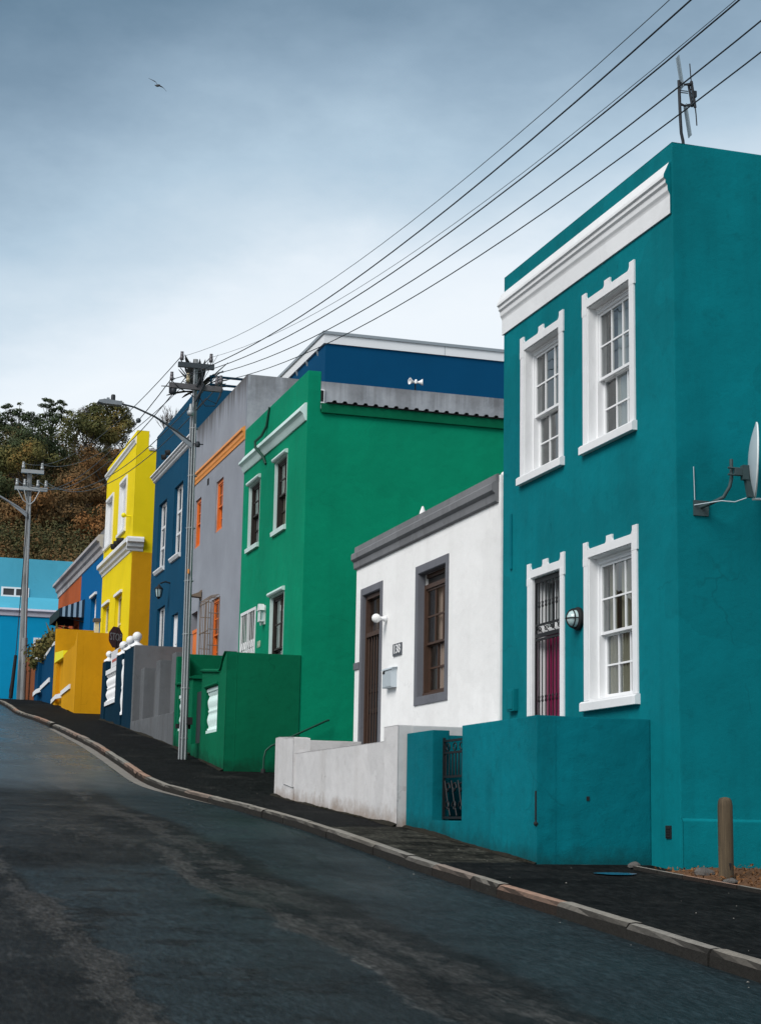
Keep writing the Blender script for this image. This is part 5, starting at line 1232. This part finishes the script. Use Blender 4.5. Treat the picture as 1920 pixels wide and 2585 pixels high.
# umbrella pines on the left of the ridge
tree('pine_tree', 'spreading umbrella pine leaning at the left end of the ridge', 12.4, Y_, 36, [((11.01, Y_ + -0.7, 35.67), 0.30), ((11.42, Y_ + 0.0, 35.98), 0.36), ((11.79, Y_ + 0.7, 35.64), 0.42), ((12.25, Y_ + -0.3, 35.53), 0.40), ((12.72, Y_ + 0.3, 35.31), 0.46), ((13.29, Y_ + -0.7, 35.21), 0.46), ((13.81, Y_ + 0.0, 35.00), 0.48), ((11.32, Y_ + 0.7, 35.39), 0.34), ((12.05, Y_ + -0.3, 35.19), 0.40), ((12.41, Y_ + 0.3, 36.36), 0.22), ((12.88, Y_ + -0.7, 34.80), 0.55), ((11.63, Y_ + 0.0, 34.78), 0.50), ((10.90, Y_ + 0.7, 34.39), 0.60), ((13.81, Y_ + -0.3, 34.47), 0.70), ((12.25, Y_ + 0.3, 34.21), 0.70)], M['leaf_dark'], 900, .10, .2, (1.25, 1.25, .6))
tree('pine_tree', 'broad umbrella pine with open layered branches left of the tall evergreen', 15.3, Y_ + 1, 36.8, [((14.53, Y_ + -0.7, 36.66), 0.30), ((14.95, Y_ + 0.0, 36.78), 0.34), ((15.42, Y_ + 0.7, 36.69), 0.36), ((15.93, Y_ + -0.3, 36.69), 0.34), ((16.35, Y_ + 0.3, 36.62), 0.26), ((14.33, Y_ + -0.7, 36.11), 0.34), ((14.85, Y_ + 0.0, 36.26), 0.36), ((15.36, Y_ + 0.7, 36.10), 0.40), ((15.88, Y_ + -0.3, 36.10), 0.38), ((16.30, Y_ + 0.3, 35.98), 0.36), ((16.71, Y_ + -0.7, 35.71), 0.36), ((15.05, Y_ + 0.0, 35.54), 0.45), ((14.53, Y_ + 0.7, 35.49), 0.42), ((15.78, Y_ + -0.3, 35.40), 0.46), ((14.22, Y_ + 0.3, 34.93), 0.55), ((15.36, Y_ + -0.7, 34.83), 0.65), ((16.50, Y_ + 0.0, 35.15), 0.50)], M['leaf_dark'], 900, .10, .2, (1.25, 1.25, .6))
tree('pine_tree', 'dark pine cut by the left picture edge', 10.2, Y_ - 1, 34.8, [((10.70, Y_ + -0.7, 34.69), 0.60), ((10.28, Y_ + 0.0, 34.97), 0.70), ((10.90, Y_ + 0.7, 34.18), 0.70), ((11.32, Y_ + -0.3, 33.80), 0.80), ((10.08, Y_ + 0.3, 34.10), 0.90), ((11.84, Y_ + -0.7, 33.64), 0.80)], M['leaf_dark'], 600, .11, .22, (1.1, 1.1, .7))
# big evergreen in the middle
tree('evergreen_tree', 'tall dense evergreen with golden tips behind the street lamp head', 20.2, Y_, 36.5, [((18.58, Y_ + -0.7, 36.21), 0.55), ((18.99, Y_ + 0.0, 36.57), 0.55), ((19.51, Y_ + 0.7, 36.78), 0.55), ((20.03, Y_ + -0.3, 36.88), 0.60), ((20.55, Y_ + 0.3, 36.77), 0.60), ((21.07, Y_ + -0.7, 36.66), 0.60), ((21.69, Y_ + 0.0, 36.46), 0.60), ((22.10, Y_ + 0.7, 36.24), 0.50), ((18.37, Y_ + -0.3, 35.66), 0.60), ((18.16, Y_ + 0.3, 35.11), 0.55), ((18.99, Y_ + -0.7, 35.82), 0.80), ((19.72, Y_ + 0.0, 36.00), 0.90), ((20.45, Y_ + 0.7, 36.07), 0.90), ((21.17, Y_ + -0.3, 35.93), 0.85), ((21.85, Y_ + 0.3, 35.68), 0.75), ((22.21, Y_ + -0.7, 35.19), 0.60), ((18.58, Y_ + 0.0, 34.83), 0.80), ((19.30, Y_ + 0.7, 35.01), 0.95), ((20.13, Y_ + -0.3, 35.09), 1.00), ((20.96, Y_ + 0.3, 34.96), 1.00), ((21.69, Y_ + -0.7, 34.71), 0.90), ((18.89, Y_ + 0.0, 34.12), 0.90), ((19.72, Y_ + 0.7, 33.99), 1.00), ((20.65, Y_ + -0.3, 33.97), 1.00), ((21.48, Y_ + 0.3, 33.84), 0.90), ((18.16, Y_ + -0.7, 34.26), 0.60)], M['leaf_olive'], 520, .12, .4, (1, 1, .85))
tree('evergreen_tree', 'dark evergreen shoulder just right of the tall evergreen', 23.0, Y_ + 5, 35.0, mk(22.9, Y_ + 5, 32.4, 1.2, 1.6, 9, .6, .95, seed=5), M['leaf_dark'], 520, .11, .3)
# bushy tree tops in front
for i, (x, y, z, lab, mt, sd) in enumerate(((17.4, 142, 33.2, 'brownish olive bushy tree below the umbrella pines', 'leaf_olive', 6), (13.6, 140, 31.6, 'dark bushy tree under the left umbrella pine', 'leaf_dark', 7), (18.2, 134, 28.9, 'rust brown rounded tree low in the middle of the slope', 'leaf_rust', 8),
        (21.0, 138, 29.6, 'dark green rounded tree above the yellow house parapet', 'leaf_dark', 9), (11.5, 132, 28.3, 'olive rounded tree behind the farther utility pole', 'leaf_olive', 10), (9.2, 138, 30.2, 'dark rounded tree at the left picture edge', 'leaf_dark', 11), (15.2, 126, 25.3, 'orange brown tree left of the yellow house cornice', 'leaf_rust', 12), (10.9, 118, 21.8, 'orange brown tree above the light blue house roof', 'leaf_rust', 13), (13.2, 120, 22.6, 'golden brown bushy tree on the lower slope', 'leaf_rust', 14), (15.8, 116, 20.6, 'rust red bush tree low beside the yellow house', 'leaf_rust', 15), (8.2, 122, 23.6, 'dark green bushy tree low at the left edge', 'leaf_dark', 16))):
    sp = 2.3 if y > 130 else 1.6
    tree('broadleaf_tree', lab, x, y, z + 1.2, mk(x, y, z - .8, sp, 1.4, 13, .7, 1.25, seed=sd), M[mt], 420, .11, .22, (1.1, 1.1, .8))
# bare trees
def bare(nm, label, x, y, ztop, spread, sd):
    zb = terrain_h(x, y); rnd = random.Random(sd); t = thing(nm, label, 'tree', (x, y, zb), TG)
    tr = MB(); h = ztop - zb
    tr.tube([(x, y, zb - .4), (x, y, zb + h * .45)], [.16, .10], 8); tr.build('trunk', M['bark'], t)
    br = MB()
    def grow(p, d, ln, r, lv):
        e = p + d * ln; br.tube([p, p.lerp(e, .5) + Vector((rnd.uniform(-1, 1), rnd.uniform(-1, 1), 0)) * ln * .06, e], [r, r * .8, r * .6], 4, cap=False)
        if lv == 0: return
        for _ in range(3):
            grow(e, (d + Vector((rnd.uniform(-1, 1) * spread, rnd.uniform(-1, 1) * spread, rnd.uniform(-.1, .55)))).normalized(), ln * rnd.uniform(.62, .8), r * .6, lv - 1)
    for _ in range(4): grow(Vector((x, y, zb + h * rnd.uniform(.3, .45))), Vector((rnd.uniform(-.4, .4), rnd.uniform(-.4, .4), 1)).normalized(), h * .2, .075, 4)
    br.build('branches', M['bark'], t)
bare('bare_tree', 'leafless tree between the yellow and the navy house', 24.9, 146, 36.0, .5, 3)
bare('bare_tree', 'small leafless tree beside the tall evergreen', 23.3, 150, 34.6, .5, 5)
bare('bare_tree', 'thin leafless tree between the umbrella pines and the evergreen', 17.4, 150, 36.6, .5, 8)
# the rest of the hillside wood
mb = MB(); rnd = random.Random(21)
for i in range(1700):
    y = rnd.uniform(96, 152); x = y * rnd.uniform(.035, .20) + rnd.uniform(-1.5, 1.5)
    if x > 26: continue
    r = rnd.uniform(.7, 1.5); z = terrain_h(x, y) + rnd.uniform(.2, 2.8)
    lim = (.229 if x / y < .125 else .222) * y - r
    if z > lim: z = lim
    leaves(mb, (x, y, z), r, int(120 * r), .105, (1.1, 1.1, .8), .5)
tag(mb.build('hillside_wood', M['leaf_wood']), 'mixed green and rust brown wood covering the hillside behind the houses', 'wood', kind='stuff')
# dark foliage between the yellow and navy house roofs
t = thing('shrub', 'dark leafy shrub seen between the yellow and navy house tops', 'shrub', (15.6, 92, terrain_h(15.6, 92)))
zb = terrain_h(15.6, 92); q = MB(); q.tube([(15.6, 92, zb - .3), (15.7, 92, zb + 7), (15.6, 92, zb + 12.5)], [.3, .22, .1], 8); q.build('trunk', M['bark'], t)
crown([((15.6 + random.uniform(-.9, .9), 92 + random.uniform(-1, 1), 19.3 + random.uniform(-1.6, 1.0)), random.uniform(.5, .9)) for _ in range(12)], 90, .14).build('crown', M['leaf_dark'], t)
# palm behind the navy parapet, showing round the nearer pole
t = thing('palm_tree', 'dusty palm whose crown shows above the navy parapet behind the pole', 'palm', (11.2, 60, gz(56)))
pc_ = Vector((11.32, 60, 15.55)); q = MB(); q.tube([(11.2, 60, 3), (11.25, 60, 10), pc_], [.25, .2, .18], 10); q.build('trunk', M['bark'], t)
q = MB(); rnd = random.Random(5)
for i in range(46):
    a = rnd.uniform(0, 6.28); el = rnd.uniform(-.05, 1.35); ln = rnd.uniform(.95, 1.75)
    d = Vector((math.cos(a) * math.cos(el), math.sin(a) * math.cos(el), math.sin(el)))
    sd = d.cross(Vector((0, 0, 1)))
    sd = sd.normalized() if sd.length > .05 else Vector((1, 0, 0)); w_ = rnd.uniform(.07, .13)
    pts = [pc_ + d * ln * f + Vector((0, 0, -.28 * f * f * math.cos(el))) for f in (.1, .4, .7, 1)]
    vs = []
    for p, k in zip(pts, (.5, 1, .9, .08)): vs += [p - sd * w_ * k, p + Vector((0, 0, .03)), p + sd * w_ * k]
    q.add(vs, [(j * 3 + b, j * 3 + b + 1, (j + 1) * 3 + b + 1, (j + 1) * 3 + b) for j in range(3) for b in (0, 1)])
q.build('fronds', M['leaf_palm'], t)
# plants trailing over the blue wall
t = thing('trailing_plant', 'brown green plant trailing over the top of the blue garden wall', 'plant', (7.5, 71, 6.5))
q = MB()
for i in range(26):
    f = i / 25; y = 68.2 + 7.4 * f; leaves(q, (7.42 + random.uniform(-.25, .35), y, 7.05 - .12 * f + random.uniform(-.35, .3) - (.12 if f > .7 else 0)), random.uniform(.28, .48), 60, .085, (1, 1.3, 1), .3)
for i in range(14):
    y = random.uniform(67.8, 70.5); p = Vector((7.6, y, 6.9)); d = Vector((random.uniform(-.5, .4), random.uniform(-.5, .5), 1)).normalized(); ln = random.uniform(.6, 1.0)
    sd = d.cross(Vector((.2, 1, 0))).normalized() * .05
    q.add([p - sd, p + d * ln * .5 - sd * 1.2, p + d * ln, p + d * ln * .5 + sd * 1.2, p + sd], [(0, 1, 2, 3, 4)])
q.build('foliage', M['leaf_olive'], t)
# grit and soil gathered along the foot of the garden walls
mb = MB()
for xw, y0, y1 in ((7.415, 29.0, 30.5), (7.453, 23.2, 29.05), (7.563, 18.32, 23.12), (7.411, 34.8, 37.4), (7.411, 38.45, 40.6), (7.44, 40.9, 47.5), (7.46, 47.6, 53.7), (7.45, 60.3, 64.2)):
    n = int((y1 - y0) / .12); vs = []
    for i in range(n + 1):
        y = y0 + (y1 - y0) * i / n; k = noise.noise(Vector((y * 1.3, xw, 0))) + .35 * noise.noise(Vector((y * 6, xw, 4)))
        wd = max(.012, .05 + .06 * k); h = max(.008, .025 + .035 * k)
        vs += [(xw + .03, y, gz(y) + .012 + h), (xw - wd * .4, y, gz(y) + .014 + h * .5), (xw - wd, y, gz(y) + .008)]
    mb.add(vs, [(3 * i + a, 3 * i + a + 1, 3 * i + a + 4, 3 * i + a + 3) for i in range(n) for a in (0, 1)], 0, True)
tag(mb.build('grit', M['grit']), 'dark grit and soil gathered along the foot of the garden walls', 'grit', kind='stuff')
# tufts of weeds along wall bases
mb = MB()
for i in range(420):
    w_ = random.choice(((7.43, 24.0, 30.3), (7.55, 18.4, 23.0), (7.40, 35, 40.5), (7.44, 60.4, 62)))
    y = random.uniform(w_[1], w_[2]); x = w_[0] - abs(random.gauss(0, .018))
    if noise.noise(Vector((y * .9, 0, 0))) < .05: continue
    for k in range(3):
        h = random.uniform(.02, .06); dx = random.uniform(-.02, .01); dy = random.uniform(-.02, .02)
        mb.add([(x - .004, y - .006, gz(y) + .005), (x + .004, y + .006, gz(y) + .005), (x + dx, y + dy, gz(y) + h)], [(0, 1, 2)])
tag(mb.build('weeds', M['leaf_olive']), 'small weeds growing along the foot of the garden walls', 'weeds', kind='stuff')

# ------------------------------------------------------------------ sky, sun, camera
w = bpy.data.worlds.new('World'); S.world = w; w.use_nodes = True; nt = w.node_tree
bg = nt.nodes['Background']; out = nt.nodes['World Output']
SUN_EL, SUN_AZ = R(42), math.atan2(-.84, -.54)      # azimuth of the sun seen from the scene: to the left and a little behind
sky = N(nt, 'ShaderNodeTexSky', sky_type='NISHITA', sun_disc=False); sky.sun_elevation = SUN_EL; sky.sun_rotation = SUN_AZ
L(nt, sky.outputs[0], bg.inputs[0]); bg.inputs[1].default_value = .05
tc = N(nt, 'ShaderNodeTexCoord'); sx = N(nt, 'ShaderNodeSeparateXYZ'); L(nt, tc.outputs['Generated'], sx.inputs[0])
v = tc.outputs['Generated']
n1 = noise_(nt, v, 2.6, 7, .55, (1, 1, 2.4)); n2 = noise_(nt, v, 6.5, 6, .6, (1, 1, 2.0))
lf = N(nt, 'ShaderNodeMapRange', interpolation_type='SMOOTHSTEP'); L(nt, sx.outputs[0], lf.inputs[0])
for i, v_ in ((1, .04), (2, .22), (3, .04), (4, 0)): lf.inputs[i].default_value = v_
el = math_(nt, 'ADD', math_(nt, 'MULTIPLY_ADD', sx.outputs[0], -.10, .025), math_(nt, 'ADD', sx.outputs[2], lf.outputs[0]))
el = math_(nt, 'ADD', el, math_(nt, 'ADD', math_(nt, 'MULTIPLY', math_(nt, 'SUBTRACT', n1, .5), .13), math_(nt, 'MULTIPLY', math_(nt, 'SUBTRACT', n2, .5), .075)))
cl = ramp(nt, el, [(0, (.80, .88, .92)), (.285, (.91, .97, 1.02)), (.315, (.84, .92, .99)), (.345, (.65, .77, .87)), (.385, (.475, .62, .745)), (.425, (.315, .44, .56)), (.46, (.21, .315, .42)), (.50, (.12, .21, .30)), (.58, (.12, .19, .265)), (.75, (.28, .33, .39)), (1, (.44, .47, .51))])
bg2 = N(nt, 'ShaderNodeBackground'); L(nt, cl, bg2.inputs[0]); bg2.inputs[1].default_value = .455
mx = N(nt, 'ShaderNodeMixShader'); mx.inputs[0].default_value = .93
L(nt, bg.outputs[0], mx.inputs[1]); L(nt, bg2.outputs[0], mx.inputs[2]); L(nt, mx.outputs[0], out.inputs[0])

sun = bpy.data.lights.new('sun', 'SUN'); sun.energy = 1.5; sun.angle = R(34); sun.color = (1, .97, .93)
so = bpy.data.objects.new('sun', sun); COL.objects.link(so)
sd = Vector((-.84 * math.cos(SUN_EL), -.54 * math.cos(SUN_EL), math.sin(SUN_EL)))
so.rotation_euler = sd.to_track_quat('Z', 'Y').to_euler(); so.location = (-20, -10, 40)

cam = bpy.data.cameras.new('camera'); co = bpy.data.objects.new('camera', cam); COL.objects.link(co)
pit, yaw, rol = R(10.43487), R(17.07954), R(1.07565)
F = Vector((math.sin(yaw) * math.cos(pit), math.cos(yaw) * math.cos(pit), math.sin(pit)))
Rt = Vector((math.cos(yaw), -math.sin(yaw), 0)); U = Rt.cross(F)
r_ = Rt * math.cos(rol) + U * math.sin(rol); u_ = U * math.cos(rol) - Rt * math.sin(rol)
co.matrix_world = Matrix(((r_.x, u_.x, -F.x, 0), (r_.y, u_.y, -F.y, 0), (r_.z, u_.z, -F.z, 0), (0, 0, 0, 1)))
cam.sensor_fit = 'HORIZONTAL'; cam.sensor_width = 36; cam.lens = 4294.454 / 1920 * 36
cam.clip_start = .1; cam.clip_end = 3000
S.camera = co
S.view_settings.view_transform = 'Standard'; S.view_settings.look = 'None'; S.view_settings.gamma = 1
S.view_settings.exposure = 1.15; S.view_settings.use_curve_mapping = False
